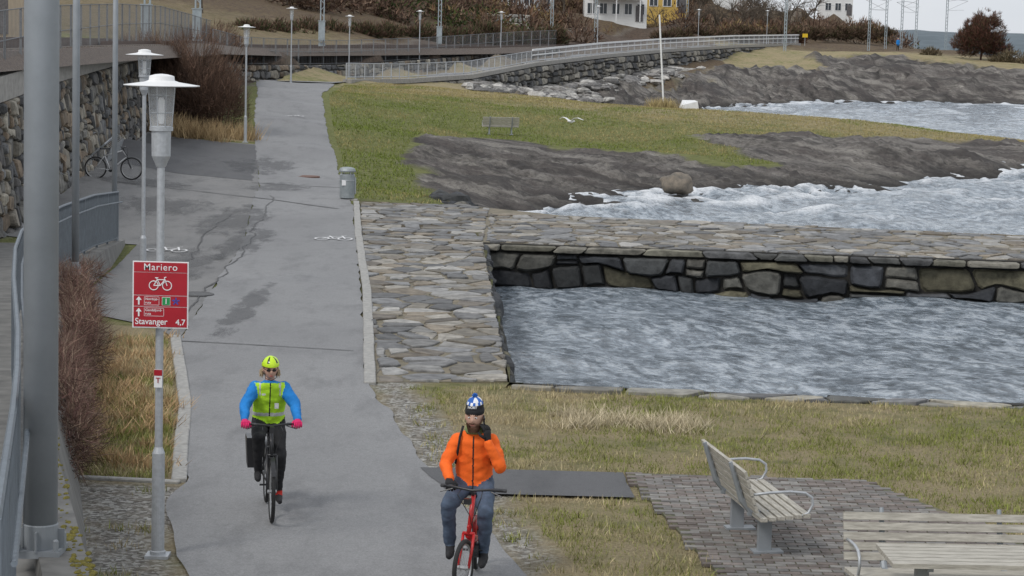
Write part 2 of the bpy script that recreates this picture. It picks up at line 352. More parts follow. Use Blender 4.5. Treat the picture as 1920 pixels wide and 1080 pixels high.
# ------------------------------------------------------------------ water
wx=axis([(-3000,-60,900,60),(-60,-6,8,1),(-6,24,.2,.25),(24,70,.4,1.2),(70,300,3,30),(300,6000,60,1500)])
wy=axis([(29,60,.18,.2),(60,130,.28,.5),(130,260,.8,1.4),(260,600,4,30),(600,9000,60,1500)])
WX,WY=np.meshgrid(wx,wy)
def waves(X,Y):
    z=np.zeros_like(X);r=np.random.default_rng(5)
    for i in range(22):
        L=.55*1.17**i;a=math.radians(205+r.normal()*42);k=2*math.pi/L
        z+=.012*L**.8*np.sin(k*(X*math.cos(a)+Y*math.sin(a))+r.random()*6.28+3*vn(X*.45+i,Y*.45))
    return z
amp=np.where((WY<56)&(WX<60),.5,1.)*np.exp(-WY/500)*sm(700,300,WY)
WZ=-1+waves(WX,WY)*amp*.8
near=(WY<280)&(WX>-8)&(WX<110)
TZw=np.full(WX.shape,-3.);TZw[near]=Tz(WX[near],WY[near])
fn1=fbm(WX*1.6,WY*1.1,4)
f1=sm(-1.25,-1.03,TZw)*sm(.46,.6,fn1)
f1=np.where(WY<60,0,f1)
fo=[((7.6,82.6),(12.6,89.6),.55),((20.5,97.5),(24,101.5),.5),((22,106.),(26,108),.5),((2.2,76.5),(5.0,78.8),.4),((14.5,90),(17,93),.4),((27,218),(30,226),1.4),((24,205),(22,201),1.3),((18.5,89.5),(22,92),.35),((48,236),(56,235),1.4),((9.5,81),(13,84),.3),((27,101),(31,104),.4),((16,96),(19,99.5),.4),((30,231),(40,238),.9)]
for a,bb,wd in fo:
    d=pdist(WX+1.1*(fbm(WX*.9,WY*.9,2)-.5)*2,WY,[a,bb]);f1=np.maximum(f1,np.exp(-(d/wd)**2)*sm(.36,.52,fn1))
f1=np.maximum(f1,sm(.7,.78,fbm(WX*.45+40,WY*.7,5))*(WY>66)*.55)
WZ+=np.clip(f1,0,1)*.12*(WY<250)
m,nt,b=newmat('water_material')
ad=nt.nodes.new('ShaderNodeAttribute');ad.attribute_name='foam'
a0=noise(nt,.9,5,.55,(.8,.5,1),(0,0,.25),.2);a1=noise(nt,3.6,6,.62,(1,.55,1),(0,0,.3),.35);a2=noise(nt,11,4,.6,(1,.6,1),(0,0,.2),.3);a3=noise(nt,.16,5,.6)
hsum=mth(nt,'ADD',mth(nt,'ADD',mth(nt,'MULTIPLY',a0,1.),a1),mth(nt,'MULTIPLY',a2,.3))
cf=mth(nt,'ADD',mth(nt,'MULTIPLY',a0,.22),mth(nt,'ADD',mth(nt,'MULTIPLY',a1,.58),mth(nt,'MULTIPLY',a2,.2)))
wc=ramp(nt,cf,[(.42,(.075,.095,.115)),(.5,(.25,.295,.34)),(.57,(.5,.55,.6))])  # sky reflection and dark ripple slopes painted into the base colour
wc=mixc(nt,ramp(nt,a3,[(.35,(0,0,0)),(.7,(.35,)*3)]),wc,(.3,.345,.385))
ff=mth(nt,'MULTIPLY',ad.outputs['Fac'],ramp(nt,a2,[(.3,(.35,)*3),(.5,(1,1,1))]))
nt.links.new(mixc(nt,ff,wc,(.82,.84,.86)),b.inputs['Base Color'])
rr=mixc(nt,ff,(.12,.12,.12),(.8,.8,.8));nt.links.new(rr,b.inputs['Roughness'])
b.inputs['IOR'].default_value=1.33
bump(nt,b,hsum,1.,.3)
soup('water',np.stack([WX,WY,WZ],-1).reshape(-1,3),gridfaces(len(wy),len(wx)),m,None,True,{'foam':f1.ravel()})

# ------------------------------------------------------------------ asphalt sheets
def asphalt(name,c1,c2,c3,s=.25):
    m,nt,b=newmat(name)
    n1=noise(nt,s,6,.6,(1,.5,1));n2=noise(nt,60,3,.8);n3=noise(nt,1.6,7,.7,(1,.35,1));n4=noise(nt,9,5,.7)
    c=ramp(nt,n1,[(.35,c2),(.62,c1)])
    c=mixc(nt,ramp(nt,n3,[(.5,(0,0,0)),(.68,(.75,)*3)]),c,c3)
    c=mixc(nt,ramp(nt,n4,[(.3,(.4,)*3),(.5,(0,0,0))]),c,c3)
    c=mixc(nt,ramp(nt,n2,[(.35,(.5,)*3),(.6,(0,0,0))]),c,tuple(x*.5 for x in c3))
    c=mixc(nt,ramp(nt,n2,[(.6,(0,0,0)),(.75,(.35,)*3)]),c,tuple(min(1,x*1.6) for x in c1))
    nt.links.new(c,b.inputs['Base Color']);b.inputs['Roughness'].default_value=.75
    bump(nt,b,n2,.35,.006);return m
MPATH=asphalt('path_asphalt',(.27,.27,.27),(.215,.215,.217),(.155,.155,.157))
MPLAZA=asphalt('square_asphalt',(.24,.235,.228),(.175,.173,.17),(.105,.105,.105),.18)
MDARK=asphalt('dark_asphalt',(.115,.115,.118),(.09,.09,.093),(.06,.06,.063))
def strip(name,L,R,y0,y1,dy,nx,dz,mat,jag=0):
    yy=np.arange(y0,y1+1e-6,dy)
    l=lerp_y(L,yy);r=lerp_y(R,yy)
    if jag: l=l+(fbm(yy*1.3,yy*0+3,3)-.5)*jag; r=r+(fbm(yy*1.3,yy*0+9,3)-.5)*jag
    t=np.linspace(0,1,nx)[None,:];X=l[:,None]*(1-t)+r[:,None]*t;Y=np.repeat(yy[:,None],nx,1)
    Z=Tz(X,Y)+dz
    return soup(name,np.stack([X,Y,Z],-1).reshape(-1,3),gridfaces(len(yy),nx),mat,None,True)
PLZ=[(-5.35,35.5),(-5.9,37),(-7.2,38.4),(-8.0,42),(-8.2,46),(-8.6,51),(-12.1,52.2),(-12.5,62),(-13.6,75),(-14.3,83.5),(-14.2,86.5)]
strip('square',PLZ,PL,35.5,86.5,.5,14,.018,MPLAZA,jag=.05)
strip('cycle_path',PL,PR,13,138,.25,16,.026,MPATH,jag=.16)
strip('asphalt_patch',[(-13.6,72.5),(-14.1,86.2)],[(-8.4,72),(-9.9,86)],72.2,86.2,.4,10,.024,MDARK,jag=.5)
strip('asphalt_patch',[(-.62,24),(-.97,25.4)],[(1.42,24),(1.32,25.4)],24,25.4,.1,8,.031,MDARK,jag=.1)
V=[];F=[]
for i,t in enumerate(np.linspace(0,len(CT)-1,120)):
    x,y,z=(np.interp(t,range(len(CT)),[p[k] for p in CT]) for k in range(3))
    wd=np.interp(y,[138,150,165],[5.0,4.6,3.4])
    V+=[(x-.15,y,z+.05),(x-.15-wd*.5,y+wd*.1,z+.07),(x-.15-wd,y+wd*.25,z+.05)]
    if i: k=(i-1)*3;F+=[(k,k+3,k+4,k+1),(k+1,k+4,k+5,k+2)]
soup('causeway_path',V,F,MPATH,None,True)
def ribbon(name,pts,w,mat,dz=.036,jit=.05,step=.25):
    P=[];mb=MB()
    for a,b_ in zip(pts[:-1],pts[1:]):
        n=max(1,int(math.hypot(a[0]-b_[0],a[1]-b_[1])/step))
        for i in range(n): t=i/n;P.append((a[0]+(b_[0]-a[0])*t,a[1]+(b_[1]-a[1])*t))
    P.append(pts[-1][:2]);P=np.array(P);s=np.arange(len(P))*.23
    P[:,0]+=(fbm(s,s*0+pts[0][0]*7,3)-.5)*jit*8
    Z=Tz(P[:,0],P[:,1])+dz;V=[];F=[]
    for i in range(len(P)):
        d=P[min(i+1,len(P)-1)]-P[max(i-1,0)];d=d/(np.hypot(*d)+1e-9);nn=np.array([-d[1],d[0]])*w/2*random.uniform(.6,1.2)
        V+=[(P[i][0]+nn[0],P[i][1]+nn[1],Z[i]),(P[i][0]-nn[0],P[i][1]-nn[1],Z[i])]
        if i:k=2*i-2;F.append((k,k+1,k+3,k+2))
    mb.add(V,F);return mb.obj(name,mat)
MCR=M('crack_tar',(.09,.09,.09),(.055,.055,.055),20)
ribbon('asphalt_crack',[(-7.1,66),(-6.6,58),(-6.0,50),(-5.9,44),(-5.7,40),(-5.6,36.6)],.03,MCR)
ribbon('asphalt_crack',[(-5.3,35.3),(-4.2,35.1),(-2.45,34.7)],.05,MCR,jit=.0)
ribbon('asphalt_crack',[(-4.9,62.5),(-7,64.5),(-9.5,66),(-12,66.5)],.1,MCR,jit=0)
ribbon('asphalt_crack',[(-8.4,71.5),(-6.8,71.3),(-5.4,71)],.09,MCR,jit=.0)
ribbon('asphalt_crack',[(-7.6,60),(-7.4,54),(-6.9,48),(-7.2,44)],.03,MCR)
# damp patches: irregular thin films
m,nt,b=newmat('damp_film');at=nt.nodes.new('ShaderNodeAttribute');at.attribute_name='edge'
nn_=noise(nt,2.4,7,.75,(1,.35,1));b.inputs['Base Color'].default_value=(.06,.06,.062,1);b.inputs['Roughness'].default_value=.55
al=mth(nt,'MULTIPLY',ramp(nt,mth(nt,'ADD',nn_,mth(nt,'MULTIPLY',at.outputs['Fac'],.3)),[(.62,(0,0,0)),(.74,(1,1,1))]),.38);nt.links.new(al,b.inputs['Alpha']);MDAMP=m
def damp(cx,cy,rx,ry,dz):
    n=40;rr_=np.linspace(0,1,6);V=[];E=[];F=[]
    for r_ in rr_:
        for i in range(n): a=2*math.pi*i/n;V.append((cx+rx*r_*math.cos(a),cy+ry*r_*math.sin(a)));E.append(1-r_**2)
    for k in range(5):
        for i in range(n): F.append((k*n+i,k*n+(i+1)%n,(k+1)*n+(i+1)%n,(k+1)*n+i))
    A_=np.array(V);Z=Tz(A_[:,0],A_[:,1])+dz;soup('damp_patch',np.column_stack([A_,Z]),F,MDAMP,None,True,{'edge':np.array(E)*1.-.35*(np.array(E)<.05)})
for i,(x,y,a,b_) in enumerate([(-4.75,39.5,.35,5.5),(-7.3,58,1.2,6),(-6.3,52,.8,5),(-9.6,61,1.8,3),(-8.9,78,1.6,5),(-11.2,67.5,1.8,2.4),(-6.9,46.5,.9,5),(-7.4,70,1.2,3)]): damp(x,y,a,b_,.034+.0012*i)
MRUST=M('rusty_iron',(.2,.1,.07),(.1,.06,.045),20)
MIRON=M('cast_iron',(.12,.12,.12),(.06,.06,.06),30)
def disc(name,x,y,r,mat):
    mb=MB().lathe([(r,.0),(r,.045),(r*.85,.048),(r*.84,.043),(0.01,.043)],24,0,(x,y,tz1(x,y)));return mb.obj(name,mat)
disc('manhole_cover',-5.9,41.6,.33,MIRON);disc('manhole_cover',-7.0,75.5,.42,MRUST)
MPAINT=M('worn_white_paint',(.7,.7,.7),(.4,.4,.4),22,lo=.35,hi=.5)
def bikemark(x,y,s,rot=0):
    mb=MB()
    def ring(cx,cy,r): return [(cx+r*math.cos(a),cy+r*math.sin(a)) for a in np.linspace(0,2*math.pi,19)]
    lines=[ring(-.55*s,0,.33*s),ring(.55*s,0,.33*s),[(-.55*s,0),(-.2*s,.55*s),(.35*s,.55*s),(.0,0),(-.55*s,0)],[(0,0),(-.3*s,.75*s)],[(.55*s,0),(.3*s,.8*s),(.5*s,.85*s)]]
    k=0
    for P in lines:
        V=[];F=[]
        for i,p in enumerate(P):
            q=P[min(i+1,len(P)-1)];o=P[max(i-1,0)];d=Vector((q[0]-o[0],q[1]-o[1]));d.normalize()
            nx,ny=-d.y*.045*s,d.x*.045*s;V+=[(p[0]+nx,p[1]*1.8+ny,k*.0006),(p[0]-nx,p[1]*1.8-ny,k*.0006)]
            if i:V_=2*i-2;F.append((V_,V_+1,V_+3,V_+2))
        mb.add(V,F);k+=1
    o=mb.obj('bicycle_road_marking',MPAINT);o.location=(x,y,tz1(x,y)+.05);o.rotation_euler=(0,0,rot)
bikemark(-7.7,49.6,.5);bikemark(-4.3,53.4,.5);bikemark(-10.3,103,.6)
MKERB=M('granite_kerb',(.37,.36,.335),(.25,.245,.23),14,bs=.4)
def kerb(name,pts,w,h,L=1.0,mat=MKERB):
    mb=MB()
    for a,b_ in zip(pts[:-1],pts[1:]):
        d=Vector((b_[0]-a[0],b_[1]-a[1],0));n=max(1,int(d.length/L));ang=math.atan2(d.y,d.x)
        for i in range(n):
            t=(i+.5)/n;x=a[0]+d.x*t;y=a[1]+d.y*t
            mb.box((x+random.uniform(-.008,.008),y,tz1(x,y)+h/2-.06+random.uniform(-.006,.006)),(d.length/n-.012,w,h+.12),0,(0,0,ang))
    o=mb.obj(name,mat);bv=o.modifiers.new('b','BEVEL');bv.width=.012;bv.segments=1;return o
kerb('kerb',[(-5.42,35.9),(-4.3,29.4),(-3.62,24.3)],.17,.05)
kerb('kerb',[(-1.98,31.5),(-2.78,42.7),(-3.82,55),(-4.6,65.2)],.17,.05)
kerb('kerb',[(-3.6,24.25),(-4.9,24.4)],.1,.03)

# ------------------------------------------------------------------ irregular stonework
def clip(poly,a,b_,c_):
    out=[];n=len(poly)
    for i in range(n):
        p=poly[i];q=poly[(i+1)%n];dp=a*p[0]+b_*p[1]-c_;dq=a*q[0]+b_*q[1]-c_
        if dp<=0: out.append(p)
        if (dp<0<dq)or(dq<0<dp):
            t=dp/(dp-dq);out.append((p[0]+(q[0]-p[0])*t,p[1]+(q[1]-p[1])*t))
    return out
def cells(w,h,cw,ch,seed,jit=.42,drop=0.):
    r=random.Random(seed);nx=max(1,round(w/cw));ny=max(1,round(h/ch));S={}
    for j in range(-1,ny+1):
        for i in range(-1,nx+1):
            v=((i+.5+r.uniform(-jit,jit)),(j+.5+r.uniform(-jit,jit)))
            if r.random()>=drop: S[i,j]=v
    res=[]
    for (i,j),p in S.items():
        poly=[(p[0]-2,p[1]-2),(p[0]+2,p[1]-2),(p[0]+2,p[1]+2),(p[0]-2,p[1]+2)]
        for dj in(-2,-1,0,1,2):
            for di in(-3,-2,-1,0,1,2,3):
                q=S.get((i+di,j+dj))
                if q is None or (di==0 and dj==0):continue
                a,b_=q[0]-p[0],q[1]-p[1];c_=(q[0]**2+q[1]**2-p[0]**2-p[1]**2)/2
                poly=clip(poly,a,b_,c_)
                if len(poly)<3:break
            if len(poly)<3:break
        if len(poly)>=3:
            for a,b_,c_ in((-1,0,0),(1,0,nx),(0,-1,0),(0,1,ny)):
                poly=clip(poly,a,b_,c_)
                if len(poly)<3:break
        if len(poly)>=3: res.append([(x*w/nx,y*h/ny) for x,y in poly])
    return res
def courses(w,h,cw,ch,seed,amp=.24):
    """rough coursed masonry: wavy bed joints, tilted perpends, occasional split stones"""
    r=random.Random(seed);ny=max(1,round(h/ch));base=[0.]
    for j in range(ny): base.append(base[-1]+r.uniform(.7,1.3))
    base=[b_*h/base[-1] for b_ in base]
    def yb(j,u): return base[j]+(0 if j in(0,ny) else ch*amp*2*mnoise.noise(Vector((u*.9/cw,j*7.3,seed*1.7))))
    res=[]
    for j in range(ny):
        u=0;e=[(0,0)]
        while u<w:
            u+=cw*r.choice([r.uniform(.45,.8),r.uniform(.7,1.3),r.uniform(1.2,1.9)])
            if u>w-cw*.35: u=w
            t=r.uniform(-.14,.14)*cw if u<w else 0
            e.append((u+t,u-t))
        for (b0,t0),(b1,t1) in zip(e[:-1],e[1:]):
            bot=[(b0+(b1-b0)*k/3,yb(j,b0+(b1-b0)*k/3)) for k in range(4)];top=[(t1+(t0-t1)*k/3,yb(j+1,t1+(t0-t1)*k/3)) for k in range(4)]
            if r.random()<.16 and ny>1:
                f=r.uniform(.4,.6);mid=[(p[0]*(1-f)+q[0]*f,p[1]*(1-f)+q[1]*f) for p,q in zip(bot,top[::-1])]
                res.append(bot+mid[::-1]);res.append(mid+top)
            else: res.append(bot+top)
    return res
def shrink(poly,g):
    cx=sum(p[0] for p in poly)/len(poly);cy=sum(p[1] for p in poly)/len(poly)
    w_=max(p[0] for p in poly)-min(p[0] for p in poly);h_=max(p[1] for p in poly)-min(p[1] for p in poly)
    kx=max(.15,1-2*g/(w_+1e-6));ky=max(.15,1-2*g/(h_+1e-6))
    return [(cx+(x-cx)*kx,cy+(y-cy)*ky) for x,y in poly]
def chamfer(poly,f=.18):
    o=[];n=len(poly)
    for i in range(n):
        p=poly[i];a=poly[i-1];b_=poly[(i+1)%n]
        o.append((p[0]+(a[0]-p[0])*f,p[1]+(a[1]-p[1])*f));o.append((p[0]+(b_[0]-p[0])*f,p[1]+(b_[1]-p[1])*f))
    return o
def parea(p): return abs(sum(p[i][0]*p[(i+1)%len(p)][1]-p[(i+1)%len(p)][0]*p[i][1] for i in range(len(p))))/2
MFLAG=MA('flagstone_material',5,.75,.6,.025,.5,1.35)
MWALLS=MA('wall_stone_material',4,.85,.8,.05,.45,1.45)
def flagstones(name,regions,bbox,cw,ch,seed,z0=0.,pal=None):
    mb=MB();r=random.Random(seed)
    for poly in cells(bbox[2]-bbox[0],bbox[3]-bbox[1],cw,ch,seed,.5,.2):
        poly=[(x+bbox[0],y+bbox[1]) for x,y in poly]
        for reg in regions:
            q=poly
            for i in range(len(reg)):
                a=reg[i];b_=reg[(i+1)%len(reg)];nx_,ny_=(b_[1]-a[1]),-(b_[0]-a[0])
                q=clip(q,nx_,ny_,nx_*a[0]+ny_*a[1])
                if len(q)<3:break
            if len(q)<3 or parea(q)<.02:continue
            q=chamfer(shrink(q,r.uniform(.02,.08)),.1);q=[(x+r.uniform(-.035,.035),y+r.uniform(-.035,.035)) for x,y in q]
            t=z0+r.uniform(.008,.04);tx,ty=r.uniform(-.025,.025),r.uniform(-.025,.025);cx=sum(p[0] for p in q)/len(q);cy=sum(p[1] for p in q)/len(q)
            hz=lambda p:t+(p[0]-cx)*tx+(p[1]-cy)*ty
            top=shrink(q,.018);n=len(q);c0=r.choice(pal);k=r.uniform(.65,1.25);mb.col=tuple(x*k for x in c0)
            mb.add([(x,y,z0-.03) for x,y in q]+[(x,y,hz((x,y))-.012) for x,y in q]+[(x,y,hz((x,y))) for x,y in top],
              [(i,(i+1)%n,n+(i+1)%n,n+i) for i in range(n)]+[(n+i,n+(i+1)%n,2*n+(i+1)%n,2*n+i) for i in range(n)]+[tuple(2*n+i for i in range(n))])
    return mb.obj(name,MFLAG,colored=True)
pal=[(.25,.245,.235),(.19,.188,.185),(.145,.145,.145),(.29,.27,.235),(.21,.18,.14),(.3,.29,.27),(.175,.155,.13),(.2,.2,.2),(.23,.21,.175)]
B2=[(-3.72,53.9),(-.7,53.9),(-.7,64.4),(-1.5,65.6),(-4.55,65.6)]
WA=[(-1.9,31.75),(0,32.1),(-.7,53.9),(-3.72,53.9)]
B1=[(-.7,53.9),(30,51.2),(30,57.4),(7.9,61.2),(1.3,62.8),(-.7,63.3)]
flagstones('stone_pier_paving',[WA,B1,B2],(-5,31,30,66),.5,.58,3,.01,pal)
flagstones('pool_edge_stones',[[(0.,31.4),(4.5,30.8),(10,30.7),(22,30.2),(22,30.9),(10,31.35),(4.5,31.5),(0,32.15)]],(0,30.2,22,32.3),.8,.6,9,.02,[(.26,.25,.22),(.18,.18,.18),(.29,.27,.22),(.13,.13,.12)])
MMORT=M('mossy_mortar',(.2,.165,.11),(.105,.092,.055),3,bs=.6,bd=.02)
def prism(name,poly,z0,z1,mat):
    n=len(poly);mb=MB().add([(x,y,z0) for x,y in poly]+[(x,y,z1) for x,y in poly],[(i,(i+1)%n,n+(i+1)%n,n+i) for i in range(n)]+[tuple(n+i for i in range(n)),tuple(range(n))[::-1]])
    return mb.obj(name,mat)
prism('stone_pier',[(-.72,54.0),(30,51.35),(30,57.3),(7.9,61.1),(1.3,62.7),(-1.4,65.5),(-4.6,65.6),(-3.75,54)],-2.6,.008,MMORT)
prism('quay_walkway',[(-1.95,31.75),(-.03,32.15),(-.75,53.95),(-3.72,53.95)],-2.6,.0075,MMORT)
def stonewall(name,line,cw,ch,seed,pal,depth=.12,batter=0,side=1,gap=.03,mat=None,amp=.24):
    """line: (x,y,zbot,ztop); side=+1: face towards the right of travel"""
    mb=MB();r=random.Random(seed)
    for si,(a,b_) in enumerate(zip(line[:-1],line[1:])):
        d=Vector((b_[0]-a[0],b_[1]-a[1],0));L=d.length;d.normalize();nrm=Vector((d.y,-d.x,0))*side
        H_=((a[3]-a[2])+(b_[3]-b_[2]))/2
        def P(u,v,o):
            t=u/L;zb=a[2]+(b_[2]-a[2])*t;zt=a[3]+(b_[3]-a[3])*t;k=v/H_;z=zb+(zt-zb)*k
            q=Vector((a[0],a[1],0))+d*u+nrm*(o+batter*(1-k));return (q.x,q.y,z)
        mb.col=(.03,.028,.025)
        mb.add([P(0,0,0),P(L,0,0),P(L,H_,0),P(0,H_,0)],[(0,1,2,3)])
        mb.add([P(0,0,-.5-batter),P(L,0,-.5-batter),P(L,H_,-.5),P(0,H_,-.5)],[(3,2,1,0)]);mb.add([P(0,H_,0),P(L,H_,0),P(L,H_,-.5),P(0,H_,-.5)],[(0,1,2,3)])
        for poly in courses(L,H_,cw,ch,seed*31+si,amp):
            g=gap*r.uniform(.5,1.5)
            q=chamfer(shrink(poly,g),.16);n=len(q);dp=depth*r.uniform(.4,1.3)
            q=[(x+r.uniform(-1,1)*gap*.5,y+r.uniform(-1,1)*gap*.5) for x,y in q]
            c0=r.choice(pal);k=r.uniform(.6,1.4);mb.col=tuple(x*k for x in c0)
            m1=shrink(q,min(cw,ch)*.05);m2=shrink(q,min(cw,ch)*.15);cx=sum(p[0] for p in q)/n;cy=sum(p[1] for p in q)/n
            tx,ty=r.uniform(-.14,.14),r.uniform(-.2,.2);T_=lambda p,o:o+((p[0]-cx)*tx+(p[1]-cy)*ty)*.8
            mb.add([P(*p,0.) for p in q]+[P(*p,T_(p,dp*.65)) for p in m1]+[P(*p,T_(p,dp)) for p in m2]+[P(cx,cy,dp*1.05)],
              [(i,(i+1)%n,n+(i+1)%n,n+i) for i in range(n)]+[(n+i,n+(i+1)%n,2*n+(i+1)%n,2*n+i) for i in range(n)]+[(2*n+i,2*n+(i+1)%n,3*n) for i in range(n)])
    return mb.obj(name,mat or MWALLS,colored=True,smooth=False)
pd=[(.045,.048,.054),(.066,.069,.074),(.034,.036,.04),(.09,.088,.078),(.1,.092,.062),(.052,.054,.054),(.125,.12,.105)]
stonewall('pool_wall',[(-.74,53.85,-1.5,-.2),(8,53.05,-1.5,-.2),(16,52.3,-1.5,-.2),(30,51.1,-1.5,-.2)],.8,.42,4,pd,.22,.12,1,.022,None,.34)
stonewall('pool_wall',[(-.74,53.85,-.19,.0),(8,53.05,-.19,.0),(16,52.3,-.19,.0),(30,51.1,-.19,.0)],.75,.2,6,[(.09,.09,.085),(.16,.15,.125),(.07,.07,.07),(.2,.19,.15)],.26,.0,1,.015)
stonewall('pool_wall',[(.0,32.1,-1.6,0.),(-.72,53.9,-1.6,0.)],.9,.45,8,pd,.12,.05,1,.03)
stonewall('pool_wall',[(22,31.,-1.6,0.),(4.5,31.5,-1.6,0),(0,32.1,-1.6,0)],.9,.45,10,pd,.1,.05,1,.03)
pw=[(.25,.225,.185),(.18,.172,.155),(.115,.11,.105),(.3,.275,.225),(.21,.165,.12),(.15,.15,.15),(.09,.09,.09)]
wl=[(a[0]-.35,a[1],a[2]-.4,a[3]) for a in WT]
stonewall('stone_retaining_wall',wl,.5,.36,12,pw,.14,.4,1,.022,None,.38)
stonewall('low_stone_wall',[(a[0],a[1],a[2]-.3,a[3]) for a in LW],.85,.42,14,pw,.14,.1,1,.04)
cwl=[]
for y in (160,168,175,187,200,211,222,233,245,260,275,290,305):
    x=float(lerp_y(CT,y));z=float(lerp_y(CT,y,2));cwl.append((x+.1,y,min(float(lerp_y(CF,y,2)),z)-.7,z-.12))
stonewall('causeway_wall',cwl,1.1,.55,16,[(.21,.195,.17),(.15,.145,.135),(.1,.1,.1),(.27,.25,.21)],.22,.5,1,.06)
MCONC=M('concrete',(.35,.33,.3),(.24,.23,.21),5,bs=.3)
MCONCD=M('weathered_concrete',(.19,.185,.172),(.1,.098,.092),3,bs=.5,bd=.02,stretch=(1,1,.4))
def sweep(name,line,prof,mat,parent=None):
    """line (x,y,z); prof list of (offset right, dz)"""
    rings=[];L=[Vector(p) for p in line]
    for i,p in enumerate(L):
        d=L[min(i+1,len(L)-1)]-L[max(i-1,0)];d.z=0;d.normalize();n=Vector((d.y,-d.x,0))
        rings.append([p+n*o+Vector((0,0,z)) for o,z in prof])
    return MB().loft(rings,0,True).obj(name,mat,parent)
sweep('concrete_parapet',[(a[0]-.35,a[1],a[3]) for a in WT],[(-.3,0),(.06,0),(.06,.62),(-.3,.62)],MCONC)
sweep('causeway_coping',[(a[0],a[1],a[2]) for a in CT[1:]],[(-.35,-.1),(.22,-.1),(.22,.22),(-.35,.22)],MCONC)
RW=[(-2.1,11,1.42),(-2.8,14.8,1.3),(-4,19.5,1.2),(-5.2,25,1.05),(-6.5,32,.8),(-7.8,38,.6),(-8.2,42,.5),(-8.4,46,.4),(-8.9,51,.12)]
rings=[]
for x,y,z in RW: rings.append([(x+.42*min(1,z),y,-.3),(x+.02,y,z),(x-.32,y,z+.001),(x-.34,y,z-.12),(x-4.2,y-.3,z-.12),(x-4.2,y-.3,-.3)])
MB().loft(rings).obj('concrete_ramp',MCONCD)
MMOSS=M('moss',(.24,.2,.03),(.1,.09,.02),30,bs=1,bd=.03,rough=1)
mb=MB()
for i in range(140):
    y=random.choice([random.gauss(16.0,.5),random.gauss(18.6,.9),random.gauss(15.0,.3)]);x=lerp_y(RW,y)+random.uniform(-.1,.04);z=lerp_y(RW,y,2);s=random.uniform(.008,.03)
    mb.ell((x,y,z),(s,s*1.8,s*.5),7,5)
mb.obj('moss_clumps',MMOSS)

# ------------------------------------------------------------------ fences and railings
MGALV=M('galvanised_steel',(.46,.48,.5),(.38,.395,.41),25,.45,.3,bs=.05)
MFEN=M('aged_fence_steel',(.2,.205,.21),(.14,.145,.15),25,.6,.2,bs=.05)
MGREY=M('grey_painted_steel',(.28,.3,.32),(.235,.255,.27),3,.5,.1,bs=.04)
MRAIL=M('slate_painted_steel',(.15,.175,.2),(.115,.135,.155),6,.5,.1,bs=.05)
MWHT=M('white_paint',(.8,.8,.79),(.7,.7,.69),4,.45,bs=.03)
def walk(line,step):
    out=[];acc=0
    for a,b_ in zip(line[:-1],line[1:]):
        a=Vector(a);b_=Vector(b_);L=(b_-a).length;d=(b_-a)/L;t=acc
        while t<L: out.append((a+d*t,math.atan2(d.y,d.x)));t+=step
        acc=t-L
    return out
def fence(name,line,h,bar,bt,post,pt,mat,rails=(0,1.),rt=.03,bx=None):
    e=empty(name);mb=MB()
    for z in rails: mb.tube([(p[0],p[1],p[2]+.06+(h-.06)*z) for p in line],rt,6)
    mb.obj('rails',mat,e)
    if bar:
        mb=MB()
        for p,a in walk(line,bar): mb.box((p.x,p.y,p.z+.06+(h-.06)/2),(bt,bx or bt,h-.08),0,(0,0,a))
        mb.obj('bars',mat,e)
    mb=MB()
    for p,a in walk(line,post): mb.box((p.x,p.y,p.z+h/2),(pt,pt,h+.02),0,(0,0,a))
    mb.obj('posts',mat,e);return e
RL=[(-2.55,11),(-3.36,15),(-3.78,17),(-4.33,19.5),(-5.6,25),(-6.7,30),(-7.5,34),(-8.12,38),(-8.45,42),(-8.65,46),(-8.95,50.5)]
RL=[(x,y,float(lerp_y(RW,y,2))-.02) for x,y in RL]
fence('ramp_railing',RL,1.12,.115,.016,1.9,.05,MRAIL,(0.02,1.),.026,.05)
hr=MB().tube([(x+.09,y,z+.9) for x,y,z in RL],.018,6).obj('handrail_inner',MRAIL)
hr.parent=bpy.data.objects['ramp_railing']
fence('railway_fence',[(a[0]-.5,a[1],a[3]+.62) for a in WT],1.55,.22,.008,2.6,.06,MFEN,(0,.5,1),.015)
fence('railway_fence',[(a[0]-.4,a[1]+.3,a[3]) for a in LW],1.7,.35,.016,2.8,.07,MFEN,(0,.5,1),.02)
CR=[(a[0]-.12,a[1],a[2]+.2) for a in CT[1:]]
fence('causeway_railing',CR[:5],1.05,.32,.022,2.2,.06,MGALV,(0.1,1.),.03)
fence('causeway_railing',CR[4:],1.1,.4,.025,2.4,.07,MGALV,(.1,.55),.03)
sweep('white_guard_rail',[(p[0],p[1],p[2]+1.05) for p in CR[3:]],[(-.06,0),(.06,0),(.06,.16),(-.06,.16)],MWHT)
sweep('white_guard_rail',[(p[0],p[1],p[2]+.62) for p in CR[3:]],[(-.04,0),(.04,0),(.04,.1),(-.04,.1)],MWHT)
MRAILT=M('rusty_rail',(.12,.075,.055),(.07,.045,.035),12,.6,.4)
MSLP=M('concrete_sleeper',(.2,.175,.15),(.13,.11,.095),6)
MBAL=M('track_ballast',(.16,.12,.092),(.07,.052,.04),14,bs=1,bd=.05)
tr=empty('railway_track')
for off in(-2.3,2.3):
    line=[(a[0]+off*(1 if a[1]<140 else .85),a[1]-(0 if a[1]<140 else off*.4),a[2]) for a in RB]
    sweep('ballast',line,[(-1.9,-.3),(-1.45,.16),(1.45,.16),(1.9,-.3)],MBAL,tr)
    for o in(-.72,.72): sweep('rail',line,[(o-.035,.18),(o+.035,.18),(o+.035,.33),(o-.035,.33)],MRAILT,tr)
    mb=MB()
    for p,a in walk(line[:9],.65): mb.box((p.x,p.y,p.z+.17),(.24,2.4,.06),0,(0,0,a))
    mb.obj('sleepers',MSLP,tr)
MMAST=M('mast_steel',(.36,.41,.43),(.28,.32,.34),4,.6,.2)
